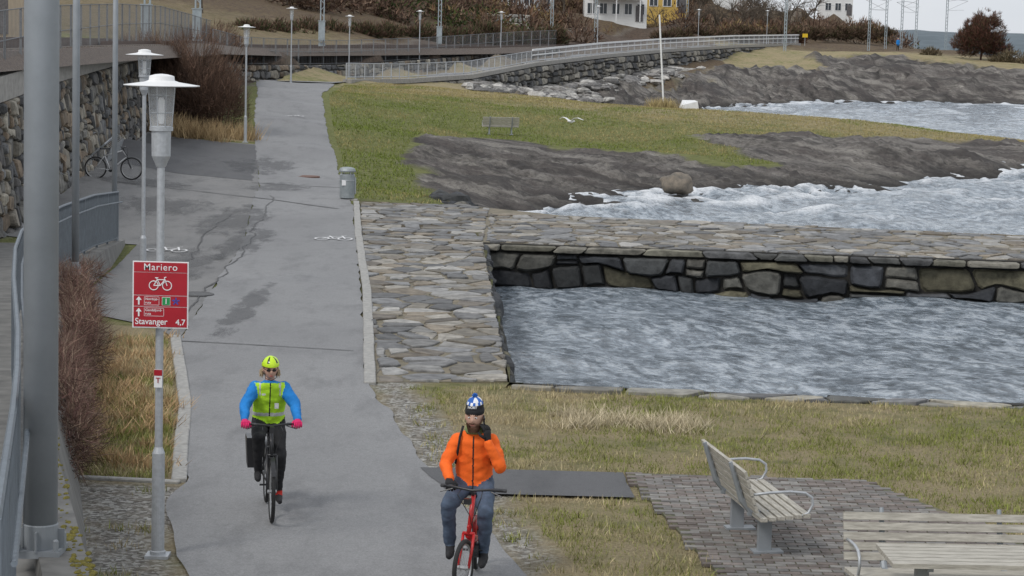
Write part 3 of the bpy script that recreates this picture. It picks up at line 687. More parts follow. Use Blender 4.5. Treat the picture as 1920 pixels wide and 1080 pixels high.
def mast(x,y,z,h,box=True,arm=1):
    e=empty('catenary_mast',(x,y,z));mb=MB()
    for dx in(-.13,.13): mb.box((dx,0,h/2),(.08,.12,h))
    k=0
    while k<h-.5: mb.box((0,0,k+.25),(.34,.03,.05),0,(0,.9 if int(k*2)%2 else -.9,0));k+=.5
    mb.obj('lattice',MMAST,e)
    if arm:
        mb=MB().tube([(0,0,h-.6),(arm*1.5,0,h-.35),(arm*2.9,0,h-.5)],.035,6).tube([(0,0,h-1.9),(arm*2.9,0,h-.5)],.03,6).tube([(arm*.2,0,h-1.9),(arm*2.4,0,h-1.8)],.02,5);mb.obj('arm',MGALV,e)
    if box:
        mb=MB().box((0,-.3,1.5),(.48,.3,1.5)).box((0,-.3,2.29),(.56,.36,.06)).box((0,0,.3),(.5,.5,.7));mb.obj('equipment_box',MMAST,e)
    return e
for (x,y,z,h,bx,ar) in [(-17.8,108,3.9,8,1,-1),(-17.8,125,3.9,8,1,-1),(-15.0,172,3.6,8,1,-1),(-7.2,205,3.5,8,1,-1),(3.5,240,3.9,8,0,-1),(8.8,258,4.1,8,0,-1),(22,296,4.6,8,0,1),(32.5,275,4.1,7.5,0,1),(34.3,290,4.3,7.5,0,1),(46.6,300,4.2,7.5,0,1),(49.8,306,4.2,7.5,0,-1),(52.6,310,4.3,8,0,1),(56,318,4.2,7.5,0,-1),(61,322,4,8.2,0,1)]:
    mast(x,y,z-.2,h,bx,ar)
mb=MB()
for dz in(6.0,7.3):
    for off in(-1.5,2):
        L=[(a[0]+off,a[1],a[2]+dz) for a in RB if a[1]>60];P=[]
        for a,b_ in zip(L[:-1],L[1:]):
            for k in range(4): t=k/4;P.append((a[0]+(b_[0]-a[0])*t,a[1]+(b_[1]-a[1])*t,a[2]+(b_[2]-a[2])*t-.9*t*(1-t)))
        mb.tube(P+[L[-1]],.016,4)
mb.obj('overhead_wires',MRAIL)
def tallpole(x,y,z,r,h):
    e=empty('tall_pole',(x,y,z));mb=MB().lathe([(r,0),(r,h*.5),(r*.85,h)],24);mb.obj('shaft',MGREY,e,smooth=True)
    mb=MB().lathe([(r*1.04,0),(r*1.04,.22),(r*1.0,.23)],24)
    mb.box((0,0,.03),(r*2.7,r*2.7,.05))
    for a in range(4):
        A_=math.pi/4+a*math.pi/2;mb.lathe([(.02,0),(.02,.08),(.012,.09)],8,0,(r*1.6*math.cos(A_),r*1.6*math.sin(A_),.05))
        mb.box((r*1.2*math.cos(A_-math.pi/4),r*1.2*math.sin(A_-math.pi/4),.12),(r*.45 if a%2==0 else .012,.012 if a%2==0 else r*.45,.14))
    mb.obj('base_flange',MGREY,e);return e
tallpole(-3.28,15.5,1.27,.12,8.5);tallpole(-7.85,40,.52,.065,8);tallpole(-8.98,50.2,.12,.06,8)

# ------------------------------------------------------------------ lamps
MGLASS,nt,b=newmat('lamp_glass');b.inputs['Base Color'].default_value=(.85,.88,.9,1);b.inputs['Roughness'].default_value=.12;b.inputs['Alpha'].default_value=.25
nz=noise(nt,9,3);bump(nt,b,nz,.1,.01)
def lamp(x,y,z,h=4.5):
    e=empty('street_lamp',(x,y,z));n=20
    MB().lathe([(.062,0),(.06,1.0),(.038,1.06),(.036,h-.74)],n).box((0,0,.015),(.22,.22,.03)).lathe([(.075,.03),(.075,.06),(.06,.07)],n).obj('post',MGALV,e)
    MB().lathe([(.045,h-.8),(.06,h-.76),(.088,h-.7),(.092,h-.47),(.11,h-.465),(.11,h-.43),(.09,h-.425)],n).obj('housing',MGALV,e)
    MB().lathe([(.1,h-.425),(.125,h-.06)],n,cap=False).obj('glass_cylinder',MGLASS,e,smooth=True)
    mb=MB()
    for k in range(4):
        a=k*math.pi/2+.5;mb.tube([(.103*math.cos(a),.103*math.sin(a),h-.43),(.13*math.cos(a),.13*math.sin(a),h-.05)],.006,5)
    for zz in(.14,.3): mb.torus((0,0,h-zz),.12-(zz-.13)*.07,.004,'Z',20,5)
    mb.obj('cage',MGALV,e)
    MB().lathe([(.02,h-.4),(.03,h-.36),(.03,h-.18),(.02,h-.16)],12).obj('bulb',MWHT,e)
    MB().lathe([(.35,h-.05),(.352,h-.044),(.16,h-.015),(.12,h+.0),(.115,h+.04),(.06,h+.055),(.01,h+.06)],32).lathe([(.01,h-.045),(.345,h-.054)],32,cap=False).obj('hat',MWHT,e)
    return e
for p in [(-3.29,20.8),(-7.0,42.2),(-10.5,87),(-13.6,135),(-12,160),(-7.9,180),(-1.6,205),(8.4,240),(21.5,270),(33,300)]: 
    lamp(p[0],p[1],tz1(*p),4.5)

# ------------------------------------------------------------------ sign
MRED=M('sign_red',(.42,.012,.025),(.36,.01,.02),3,.4,bs=0)
MSW=M('sign_white',(.82,.82,.82),(.76,.76,.76),3,.4,bs=0)
MGRN=M('sign_green',(.02,.3,.08),(.02,.25,.07),3,.4,bs=0)
MBLU=M('sign_blue',(.03,.08,.4),(.03,.07,.35),3,.4,bs=0)
def text(body,size,loc,mat,parent,name='lettering',rot=(math.pi/2,0,0),align='LEFT',sx=1,off=.0008,sp=1.):
    c=bpy.data.curves.new(name,'FONT');c.body=body;c.size=size;c.align_x=align;c.offset=off;c.extrude=.0008;c.space_character=sp
    c.materials.append(mat);o=bpy.data.objects.new(name,c);o.location=loc;o.rotation_euler=rot;o.scale=(sx,1,1);COL.objects.link(o);o.parent=parent;return o
sg=empty('cycle_route_sign',(-3.27,20.71,2.2))
W_,H_=.52,.625
MB().box((0,0,H_/2),(W_,.012,H_)).obj('board',MSW,sg)
pan=[(.525,.615),(.31,.52),(.205,.303),(.012,.198)]
mb=MB()
for z0,z1 in pan: mb.box((0,-.0085,(z0+z1)/2),(W_-.024,.005,z1-z0))
mb.obj('red_panels',MRED,sg)
yT=-.0125
text('Mariero',.088,(0,yT,.543),MSW,sg,align='CENTER',off=.0002,sp=1.12)
text('Stavanger',.082,(-.235,yT,.035),MSW,sg,sx=.95);text('4,7',.075,(.235,yT,.035),MSW,sg,align='RIGHT')
mb=MB()
for cx in(-.062,.062): mb.torus((cx,yT,.40),.042,.0045,'Y',24,6)
for a,b_ in [((-.062,.40),(-.03,.455)),((-.03,.455),(.04,.455)),((.04,.455),(.0,.40)),((0,.40),(-.062,.40)),((0,.40),(-.036,.47)),((.062,.40),(.036,.475)),((.036,.475),(.055,.48)),((-.05,.472),(-.02,.472))]:
    mb.tube([(a[0],yT,a[1]),(b_[0],yT,b_[1])],.0045,6)
mb.obj('bicycle_symbol',MSW,sg)
mb=MB()
for zc in(.254,.145):
    mb.box((-.2,yT,zc-.012),(.014,.003,.05));mb.add([(-.228,yT-.001,zc+.008),(-.2,yT-.001,zc+.042),(-.172,yT-.001,zc+.008)],[(0,1,2)])
def frame(x0,x1,z0,z1,t=.003):
    for a in((x0,x1,z0,z0+t),(x0,x1,z1-t,z1),(x0,x0+t,z0,z1),(x1-t,x1,z0,z1)): mb.box(((a[0]+a[1])/2,yT,(a[2]+a[3])/2),(a[1]-a[0],.002,a[3]-a[2]))
frame(-.15,-.01,.215,.295);frame(-.15,.035,.112,.19)
mb.obj('arrows_and_frames',MSW,sg)
text('Nordsjø-\nruta',.033,(-.14,yT,.262),MSW,sg,off=.0002);text('Gandsfjord-\nruta',.033,(-.14,yT,.158),MSW,sg,off=.0002)
MB().box((.055,yT+.001,.255),(.078,.004,.078)).obj('white_number_frame',MSW,sg)
MB().box((.055,yT-.002,.255),(.07,.004,.07)).obj('green_number_panel',MGRN,sg)
text('1',.07,(.055,yT-.006,.231),MSW,sg,align='CENTER')
mb=MB()
for i in range(5):
    a=i*2*math.pi/5+.3;mb.box((.145+.02*math.cos(a),yT,.255+.02*math.sin(a)),(.03,.003,.012),0,(0,-a,0))
mb.obj('route_emblem',MBLU,sg)
MB().box((0,.03,.3),(.1,.05,.05)).box((0,.03,.5),(.1,.05,.05)).obj('clamps',MGALV,sg)
st=empty('pole_sticker',(-3.29,20.734,1.72))
MB().box((0,0,0),(.075,.004,.17)).obj('label',MSW,st);MB().box((0,-.003,.055),(.075,.004,.055)).obj('label_red',MRED,st);text('T',.07,(0,-.006,-.04),MRED,st,align='CENTER')

# ------------------------------------------------------------------ foreground furniture
MWOOD=M('weathered_wood',(.48,.455,.395),(.29,.27,.23),6,.8,bs=.5,bd=.006,stretch=(1,8,8))
def bench(x,y,z,rotz,L=1.8,name='park_bench',scale=1.,slat=.068):
    """local: length along X, sitter faces -Y"""
    e=empty(name,(x,y,z),rotz,scale);mb=MB()
    for i in range(6): mb.box((0,-.27+i*.085,.435-.008*i),(L,.068,.035))
    mb.obj('seat',MWOOD,e)
    mb=MB()
    for i in range(5): mb.box((0,.235+.028*i,.5+.084*i),(L,.03,slat),0,(-.3,0,0))
    mb.obj('backrest',MWOOD,e)
    mb=MB()
    for sx in(-L/2+.35,L/2-.35):
        mb.box((sx,.05,.2),(.07,.13,.4));mb.box((sx,.02,.012),(.16,.3,.024));mb.box((sx,-.02,.395),(.05,.5,.045))
        mb.tube([(sx,.17,.38),(sx,.29,.52),(sx,.42,.9)],[.032,.032,.02],8)
    mb.obj('legs',MGREY,e)
    mb=MB()
    for sx in(-L/2+.03,L/2-.03):
        P=[(sx,.28,.64),(sx,.1,.66),(sx,-.1,.67),(sx,-.25,.655),(sx,-.32,.61),(sx,-.33,.54),(sx,-.29,.46),(sx,-.2,.42)]
        mb.tube(P,.014,8)
    mb.obj('armrests',MGALV,e,smooth=True);return e
bench(2.5,22.05,0.03,math.radians(99),1.75)
bench(3.86,19.1,0.03,math.radians(2),1.75)
bench(-.78,110.3,tz1(-.78,110.3)+.03,math.radians(186),1.8)
tb=empty('picnic_table',(4.05,18.45,0.03),math.radians(2));mb=MB()
for i in range(6): mb.box((0,-.33+.125*i,.72),(1.75,.108,.04))
mb.obj('table_top',MWOOD,tb)
mb=MB()
for sx in(-.55,.55): mb.box((sx,0,.35),(.1,.12,.7));mb.box((sx,0,.68),(.05,.66,.04));mb.box((sx,0,.012),(.2,.4,.024))
mb.obj('legs',MGREY,tb)
MBRK=MA('brick_material',9,.85,.3,.004,.7,1.2)
mb=MB();r=random.Random(2)
PA=[(1.36,25.42),(1.95,21.0),(2.4,18.6),(5.6,18.2),(5.2,22.5),(4.1,25.3)]
for iy in range(-42,50):
    for ix in range(-18,20):
        x=3+ix*.205+(.1 if iy%2 else 0);y=22+iy*.102
        if float(sdist(np.array([x]),np.array([y]),PA)[0])>-.02+.1*mnoise.noise(Vector((x*2,y*2,0))):continue
        k=r.uniform(.75,1.2);mb.col=r.choice([(.19*k,.165*k,.15*k),(.185*k,.175*k,.165*k),(.16*k,.135*k,.12*k),(.21*k,.2*k,.185*k)])
        mb.box((x,y,.022+r.uniform(-.003,.004)),(.19,.089,.03),0,(0,0,r.uniform(-.02,.02)))
mb.obj('brick_paving',MBRK,colored=True)
prism('brick_paving_bed',PA,-.05,.027,M('joint_sand',(.13,.115,.07),(.06,.07,.03),12))
lb=empty('litter_bin',(-4.95,66.1,.0))
MBIN=M('bin_steel',(.34,.37,.38),(.26,.29,.3),8,.5,.3)
MB().lathe([(.19,.08),(.22,.1),(.225,.78),(.2,.8)],24).obj('body',MBIN,lb)
MB().lathe([(.24,.86),(.25,.9),(.22,.97),(.12,1.0),(.01,1.01)],24).obj('lid',MBIN,lb)
mb=MB()
for k in range(4):
    a=k*math.pi/2+.6;mb.box((.2*math.cos(a),.2*math.sin(a),.84),(.03,.03,.12))
mb.lathe([(.02,.1),(.03,.14),(.03,.6)],10,0,(.235,.0,.1));mb.torus((0,0,.62),.228,.012,'Z',24,6);mb.obj('brackets',MGALV,lb)
MB().box((0,-.02,.03),(.62,.5,.06)).obj('base_slab',MCONC,lb)
MB().box((-.08,-.226,.55),(.12,.004,.16),0).obj('label',MSW,lb)

# ------------------------------------------------------------------ boulders and rubble
def stone_mesh(mb,c,s,seed,ang=0,sub=10,amp=.35):
    def fn(d,p):
        k=1+amp*(mnoise.noise(d*1.4+Vector((seed,0,0))))+.1*mnoise.noise(d*4+Vector((seed,3,0)))
        q=Vector((p.x*k,p.y*k,p.z*k));ca,sa=math.cos(ang),math.sin(ang);return Vector((q.x*ca-q.y*sa,q.x*sa+q.y*ca,q.z))
    mb.ell(c,s,sub,max(5,sub//2+1),0,fn)
MBOULD=M('boulder_granite',(.24,.2,.155),(.11,.1,.085),4,.85,bs=.8,bd=.03)
mb=MB();stone_mesh(mb,(6.15,84.6,-.42),(.62,.5,.42),3.3,0,28,.25);mb.obj('boulder',MBOULD,smooth=True)
mb=MB();r=random.Random(4)
def scatter(n,fx,smin,smax,pal,flat=.4,zoff=0):
    P=[fx() for _ in range(n)];A_=np.array(P);Z=Tz(A_[:,0],A_[:,1])
    for (x,y),z in zip(P,Z):
        s=r.uniform(smin,smax);c0=r.choice(pal);k=r.uniform(.7,1.3);mb.col=tuple(q*k for q in c0)
        stone_mesh(mb,(x,y,max(z,-1.25)+s*flat*.3+zoff),(s*r.uniform(.7,1.3),s*r.uniform(.6,1),s*flat),r.random()*50,r.random()*3,8)
palr=[(.3,.29,.27),(.2,.19,.18),(.36,.345,.32),(.14,.135,.13)]
def f1_():
    t=r.random();y=183+t*60;x=lerp_y(CT,y)+1+r.random()**1.3*(7 if y<225 else 4);return(x,y)
scatter(620,f1_,.3,.95,palr,.35)
def f2_(): t=r.random();return(-3+t*10+r.uniform(-1,1),170+t*14+r.uniform(-4,1))
scatter(180,f2_,.25,.8,palr,.45)
mb.obj('shore_rubble',MWALLS,colored=True)
mb=MB()
def f3_(): t=r.random();return(-2.3+t*2.6+r.uniform(-.4,.5),72-t*5.5+r.uniform(-.6,1.2))
scatter(70,f3_,.2,.55,pd,.6)
def f4_(): t=r.random();return(.2+t*4+r.uniform(-.5,.5),64.5+r.uniform(-1.2,1)-t*.8)
scatter(50,f4_,.25,.6,pd,.6)
mb.obj('rubble',MWALLS,colored=True)
ew=empty('white_pole',(9.15,140,tz1(9.15,140)))
MB().tube([(0,0,0),(-.45,0,5.75)],[.06,.05],10).obj('shaft',MWHT,ew);MB().lathe([(.18,0),(.16,.25),(.07,.3)],12).obj('foot',MRUST,ew)
wb=empty('white_box',(10.75,141,tz1(10.7,141)+.1),.2)
MB().add([(-.6,-.4,0),(.6,-.4,0),(.55,.4,0),(-.55,.4,0),(-.5,-.4,.3),(.5,-.4,.55),(.5,.35,.6),(-.3,.35,.6)],[(0,1,5,4),(1,2,6,5),(2,3,7,6),(3,0,4,7),(4,5,6,7),(3,2,1,0)]).obj('shell',MWHT,wb)

# ------------------------------------------------------------------ vegetation
MVEG,nt,b=newmat('plant_material')
at=nt.nodes.new('ShaderNodeAttribute');at.attribute_name='Col';nz=noise(nt,3,3)
nt.links.new(mixc(nt,1.,at.outputs['Color'],ramp(nt,nz,[(.3,(.7,)*3),(.7,(1.2,)*3)]),'MULTIPLY'),b.inputs['Base Color']);b.inputs['Roughness'].default_value=.8;b.inputs['Specular IOR Level'].default_value=.15
def blades(name,P,h,w,colfn,lean=.5,seed=0):
    r=np.random.default_rng(seed);n=len(P);a=r.random(n)*2*np.pi;hh=h*(.5+r.random(n));l=lean*hh*(r.random(n));la=r.random(n)*2*np.pi
    ww=w*(.6+.8*r.random(n));V=np.zeros((n,3,3))
    V[:,0]=P+np.stack([np.cos(a)*ww,np.sin(a)*ww,0*a-.01],1);V[:,1]=P-np.stack([np.cos(a)*ww,np.sin(a)*ww,0*a+.01],1)
    V[:,2]=P+np.stack([np.cos(la)*l,np.sin(la)*l,hh],1)
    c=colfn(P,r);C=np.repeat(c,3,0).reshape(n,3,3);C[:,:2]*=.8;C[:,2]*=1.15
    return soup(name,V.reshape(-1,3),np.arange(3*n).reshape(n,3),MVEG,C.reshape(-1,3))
def gcol(dryb):
    def f(P,r):
        n=len(P);d=fbm(P[:,0]*.45+7,P[:,1]*.45,3)*1.0+.35*(r.random(n)-.5)+.4*(fbm(P[:,0]*2.2,P[:,1]*2.2,2)-.5)+dryb
        t=sm(.42,.7,d)[:,None];g=np.array([.225,.25,.065])*(.6+.8*r.random((n,1)));y=np.array([.55,.46,.28])*(.6+.6*r.random((n,1)));return g*(1-t)+y*t
    return f
def region_pts(n,poly,seed,excl=()):
    r=np.random.default_rng(seed);A_=np.array(poly)[:,:2];lo=A_.min(0);hi=A_.max(0);out=[];c=0
    while c<n:
        p=lo+(hi-lo)*r.random((n,2));k=sdist(p[:,0],p[:,1],poly)<0
        for e in excl:k&=sdist(p[:,0],p[:,1],e)>.02
        out.append(p[k]);c+=k.sum()
        if k.sum()==0:break
    p=np.concatenate(out)[:n];return np.column_stack([p,Tz(p[:,0],p[:,1])])
GR=[(.75,20.4),(2.8,13.5),(9,13.5),(12,31.0),(4.5,30.9),(0,31.6),(-1.1,31.5),(-.6,27.2),(-.1,24.9)]
conn=[(-.97,24),(1.45,24),(1.35,25.4),(-.97,25.4)]
P=region_pts(150000,GR,1,[PA,conn]);keep=(np.random.default_rng(3).random(len(P))<.25+.75*sm(.32,.58,fbm(P[:,0]*1.7,P[:,1]*1.7,3)));P=P[keep]
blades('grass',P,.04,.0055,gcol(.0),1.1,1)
def tufts(n,poly,seed,k=26,spread=.09):
    C=region_pts(n,poly,seed,[PA,conn]);r=np.random.default_rng(seed);Q=np.repeat(C,k,0);Q[:,:2]+=r.normal(0,spread,(len(Q),2));return Q
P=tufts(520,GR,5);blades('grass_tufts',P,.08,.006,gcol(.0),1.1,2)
P=tufts(30,[(.7,28.4),(2.5,28.2),(2.4,29.3),(.8,29.5)],6,70,.13);blades('dry_grass_tufts',P,.13,.007,lambda P,r:np.array([.6,.52,.36])*(.6+.6*r.random((len(P),1))),1.5,3)
BL=[(-6.4,35.5),(-5.9,31),(-5.0,26),(-4.7,24.4),(-3.75,24.4),(-4.45,29.4),(-5.55,35.8)]
P=region_pts(16000,BL,7);blades('dry_grass_bed',P,.08,.007,gcol(.1),1.3,4)
P=tufts(80,BL,8,60,.12);blades('dry_grass_bed_tufts',P,.15,.008,lambda P,r:np.array([.58,.4,.22])*(.5+.7*r.random((len(P),1))),1.5,5)
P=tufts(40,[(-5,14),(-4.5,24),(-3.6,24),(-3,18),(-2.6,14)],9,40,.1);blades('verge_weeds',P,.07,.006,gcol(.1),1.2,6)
P=tufts(60,[(-.75,24.9),(-1.5,31.5),(-1.1,31.5),(-.45,26.5),(.6,20.5),(.4,20.5)],19,18,.07);blades('verge_weeds',P,.06,.006,gcol(.0),1.2,16)
GP=[(-5.2,67),(-2,67.5),(-2.2,72),(-3.4,79),(-4.5,90),(-4.6,97),(-4.4,104),(-2.5,106),(2.1,105.5),(7.5,101),(10,97),(12,100),(8.5,114),(14,118),(28,124),(30,132),(20,140),(8,148),(-3,155),(-8,157),(-10.7,140),(-10.2,122),(-8,98),(-6.8,87),(-5.5,74)]
P=region_pts(90000,GP,10);rm=rockmask(P[:,0],P[:,1]);P=P[rm<.4]
def pcol(P,r):
    n=len(P);d=fbm(P[:,0]*.3+7,P[:,1]*.16,3)+.25*(r.random(n)-.5)+.28*sm(100,145,P[:,1]+P[:,0]*.8);t=sm(.46,.76,d)[:,None]
    g=np.array([.17,.215,.045])*(.6+.8*r.random((n,1)));y=np.array([.38,.32,.15])*(.7+.5*r.random((n,1)));return g*(1-t)+y*t
blades('peninsula_grass',P,.07,.02,pcol,1.0,7)
P=tufts(9,[(8.5,139),(9.8,139),(9.8,141),(8.5,141)],11,80,.25);blades('dry_grass_tufts',P,.5,.02,lambda P,r:np.array([.45,.36,.18])*(.6+.6*r.random((len(P),1))),.8,8)
P=tufts(14,[(-13.8,86.3),(-10.4,86.6),(-10.6,88.4),(-13.8,88.6)],12,200,.3);blades('dry_grass_tufts',P,.55,.012,lambda P,r:np.array([.52,.38,.21])*(.5+.6*r.random((len(P),1))),.9,9)
def twigs(name,ells,n,L,w,cols,seed,upb=.7,mat=None):
    r=np.random.default_rng(seed);Vs=[];Cs=[]
    tot=sum(e[3]*e[4]*e[5] for e in ells)
    for ex,ey,ez,rx,ry,rz in ells:
        k=int(n*rx*ry*rz/tot)+5;d=r.normal(size=(k,3));d/=np.linalg.norm(d,axis=1)[:,None];rad=r.random(k)**(.45)*(.85+.5*fbm(d[:,0]*2+ex*3+60,d[:,2]*2+ey+60,2));p=d*rad[:,None]*np.array([rx,ry,rz])
        lump=fbm(p[:,0]*1.3/1+ex*3+50,p[:,2]*1.3+ey+50,2);p=p[lump>.3];d=d[lump>.3];k=len(p)
        q=d*.6+r.normal(size=(k,3))*.45+np.array([0,0,upb]);q/=np.linalg.norm(q,axis=1)[:,None];l=L*(.4+r.random(k))
        s=np.cross(q,r.normal(size=(k,3)));s/=np.linalg.norm(s,axis=1)[:,None];ww=w*(.5+r.random(k))
        c0=np.array([ex,ey,ez]);V=np.stack([c0+p+s*ww[:,None],c0+p-s*ww[:,None],c0+p+q*l[:,None]],1);Vs.append(V)
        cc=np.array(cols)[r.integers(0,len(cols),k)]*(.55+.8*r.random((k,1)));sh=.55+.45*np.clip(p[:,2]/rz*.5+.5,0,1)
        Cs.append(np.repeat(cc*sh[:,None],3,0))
    V=np.concatenate(Vs).reshape(-1,3);C=np.concatenate(Cs)
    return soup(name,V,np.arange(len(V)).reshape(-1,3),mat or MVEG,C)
brn=[(.13,.08,.058),(.18,.11,.08),(.1,.068,.052),(.22,.14,.1)]
def stems(base,n,h,spread,seed,col=(.13,.085,.06)):
    r=random.Random(seed);mb=MB();mb.col=col
    for i in range(n):
        x,y,z=base[0]+r.uniform(-1,1)*spread[0]*.6,base[1]+r.uniform(-1,1)*spread[1]*.6,base[2]
        tx,ty=r.uniform(-1,1)*spread[0],r.uniform(-1,1)*spread[1];H2=h*r.uniform(.7,1.12)
        P=[(x,y,z-.1),(x+tx*.15,y+ty*.15,z+H2*.35),(x+tx*.35+r.uniform(-.1,.1),y+ty*.35,z+H2*.7),(x+tx*.6,y+ty*.6,z+H2)];mb.tube(P,[.022,.016,.011,.004],4)
    return mb
tb_=empty('bare_bush')
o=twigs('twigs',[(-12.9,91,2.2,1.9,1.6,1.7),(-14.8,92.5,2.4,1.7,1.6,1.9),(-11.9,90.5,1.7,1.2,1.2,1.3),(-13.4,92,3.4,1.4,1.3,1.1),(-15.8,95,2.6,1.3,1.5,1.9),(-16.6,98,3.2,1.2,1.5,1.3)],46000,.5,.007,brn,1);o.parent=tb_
stems((-13.6,91.5,.9),150,3.8,(2.7,1.6),3).obj('stems',MVEG,tb_,colored=True)
tb_=empty('bare_bush');ell=[];r=random.Random(77)
for y in np.arange(23.8,42.5,.9):
    x=float(lerp_y(RW,y))+r.uniform(.1,.34);zt=float(lerp_y(RW,y,2));ell.append((x,y,zt*.5+r.uniform(-.1,.15),r.uniform(.15,.38),.7,.32*zt+r.uniform(.05,.34)))
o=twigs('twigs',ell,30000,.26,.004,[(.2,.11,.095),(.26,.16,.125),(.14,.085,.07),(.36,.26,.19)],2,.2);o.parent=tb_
tb_=empty('bare_bush');o=twigs('twigs',[(-18.8,136,3.2,2.0,2,1.6),(-20,142,3.4,2.5,2,1.6),(-17.8,127,2.8,1.2,2,1.6)],22000,.5,.014,brn,5);o.parent=tb_
ell=[];r=random.Random(8);cand=[]
for i in range(2600):
    y=r.uniform(196,410);x=r.uniform(-.26*y,.2*y)
    lim=np.interp(x,[-60,-20,0,10,25,40,60,70],[198,211,240,258,298,320,345,372])
    if y<lim or x>66: continue
    if 6<x<19 and 276<y<304: continue
    if -7<x<5 and 284<y<304: continue
    cand.append((x,y))
A_=np.array(cand[:1200]);Z=Tz(A_[:,0],A_[:,1])
groups={0:[],1:[],2:[]}
for (x,y),z in zip(A_,Z):
    s=r.uniform(.7,2.5);g=r.choices([0,1,2],[6,1.6,1.6])[0];groups[g].append((x,y,z+s*.45,s*1.2,s,s*.7))
twigs('hillside_scrub',groups[0],140000,.9,.08,[(.14,.085,.06),(.18,.115,.08),(.1,.063,.047),(.22,.155,.11)],11)
twigs('hillside_shrubs',groups[1],30000,.45,.1,[(.05,.07,.025),(.08,.105,.032),(.04,.052,.022)],12,.3)
twigs('hillside_scrub',groups[2],36000,.8,.09,[(.2,.14,.07),(.23,.17,.085),(.18,.1,.06)],13)
ell=[(30.5+i*1.5,313+i*.8,5.6,1.1,.8,.9) for i in range(7)];twigs('red_hedge',ell,9000,.35,.06,[(.3,.09,.05),(.24,.08,.045),(.18,.08,.045)],14)
ell=[(18+i*2.4+r.uniform(-.6,.6),284+i*3.5,5.3+.1*i,1.8,1,.8+r.uniform(-.3,.5)) for i in range(16)];twigs('embankment_scrub',ell,24000,.5,.06,[(.13,.085,.06),(.18,.12,.08),(.09,.08,.04)],15)
ell=[(-24+i*1.6+r.uniform(-.9,.9),184+i*2.9,4.4+r.uniform(-.2,.5),r.uniform(.9,1.9),1,r.uniform(.7,1.5)) for i in range(18)];twigs('embankment_scrub',ell,34000,.5,.045,[(.13,.08,.058),(.18,.12,.08),(.07,.085,.035)],16)
def treemesh(seed,h,depth=5,spread=.55,col=(.11,.09,.07),dens=3,rr=.022):
    r=random.Random(seed);mb=MB();mb.col=col
    def br(p,d,L,rad,k):
        q=p+d*L*.5+Vector((r.uniform(-1,1),r.uniform(-1,1),0))*L*.05;e=q+(d+Vector((0,0,.12))).normalized()*L*.5
        mb.tube([p,q,e],[rad,rad*.8,rad*.6],6 if k>3 else 3,cap=False)
        if k<=0:return
        for i in range(dens if k>1 else dens+1):
            nd_=(d+Vector((r.gauss(0,1),r.gauss(0,1),r.gauss(0.1,.7)))*spread).normalized();br(e if i else q,nd_,L*r.uniform(.62,.85),rad*.64,k-1)
    br(Vector((0,0,-.2)),Vector((0,0,1)),h*.28,h*rr,depth);return mb
me1=[treemesh(s,7.5,5).obj('branches',MVEG,None,colored=True) for s in(1,2,3)]
tp=[(-27,192),(-22,214),(-9,262),(-4,270),(24,308),(28,312),(33,330),(27,335),(37,345),(42,350),(44,372),(40,338),(5.5,282),(52,398),(36,325),(-15,235),(-33,210),(-19,250),(-26,262),(-12,280),(-36,240),(19,306),(48,385),(31,318),(35,340),(39,355),(30,345),(-30,225)]
A_=np.array(tp);Z=Tz(A_[:,0],A_[:,1])
for i,((x,y),z) in enumerate(zip(tp,Z)):
    e=empty('bare_tree',(x,y,z),i*1.3,r.uniform(.8,1.25))
    if i<3: me1[i].parent=e
    else:
        o=bpy.data.objects.new('branches',me1[i%3].data);COL.objects.link(o);o.parent=e
e=empty('russet_tree',(57.7,281,2.9));treemesh(9,6.8,4,.6,(.09,.05,.04)).obj('branches',MVEG,e,colored=True)
o=twigs('foliage',[(0,0,3.5,2.6,2.2,2.2),(-1.9,0,2.4,1.7,1.5,1.4),(2.0,0,2.0,1.9,1.5,1.3),(.6,0,5.3,1.5,1.4,1.4),(-1.2,0,4.4,1.2,1.2,1.)],24000,.5,.03,[(.15,.065,.05),(.19,.09,.065),(.1,.06,.045),(.12,.1,.055)],21);o.parent=e
twigs('shore_scrub',[(61,279,3.2,2.5,1.5,1.3),(64.5,277,2.8,3,1.5,1.2),(52,284,3.9,1.2,1,.8),(68,282,3.4,2.5,1.5,2.0)],16000,.5,.04,[(.14,.1,.06),(.24,.2,.13),(.11,.09,.05)],22)

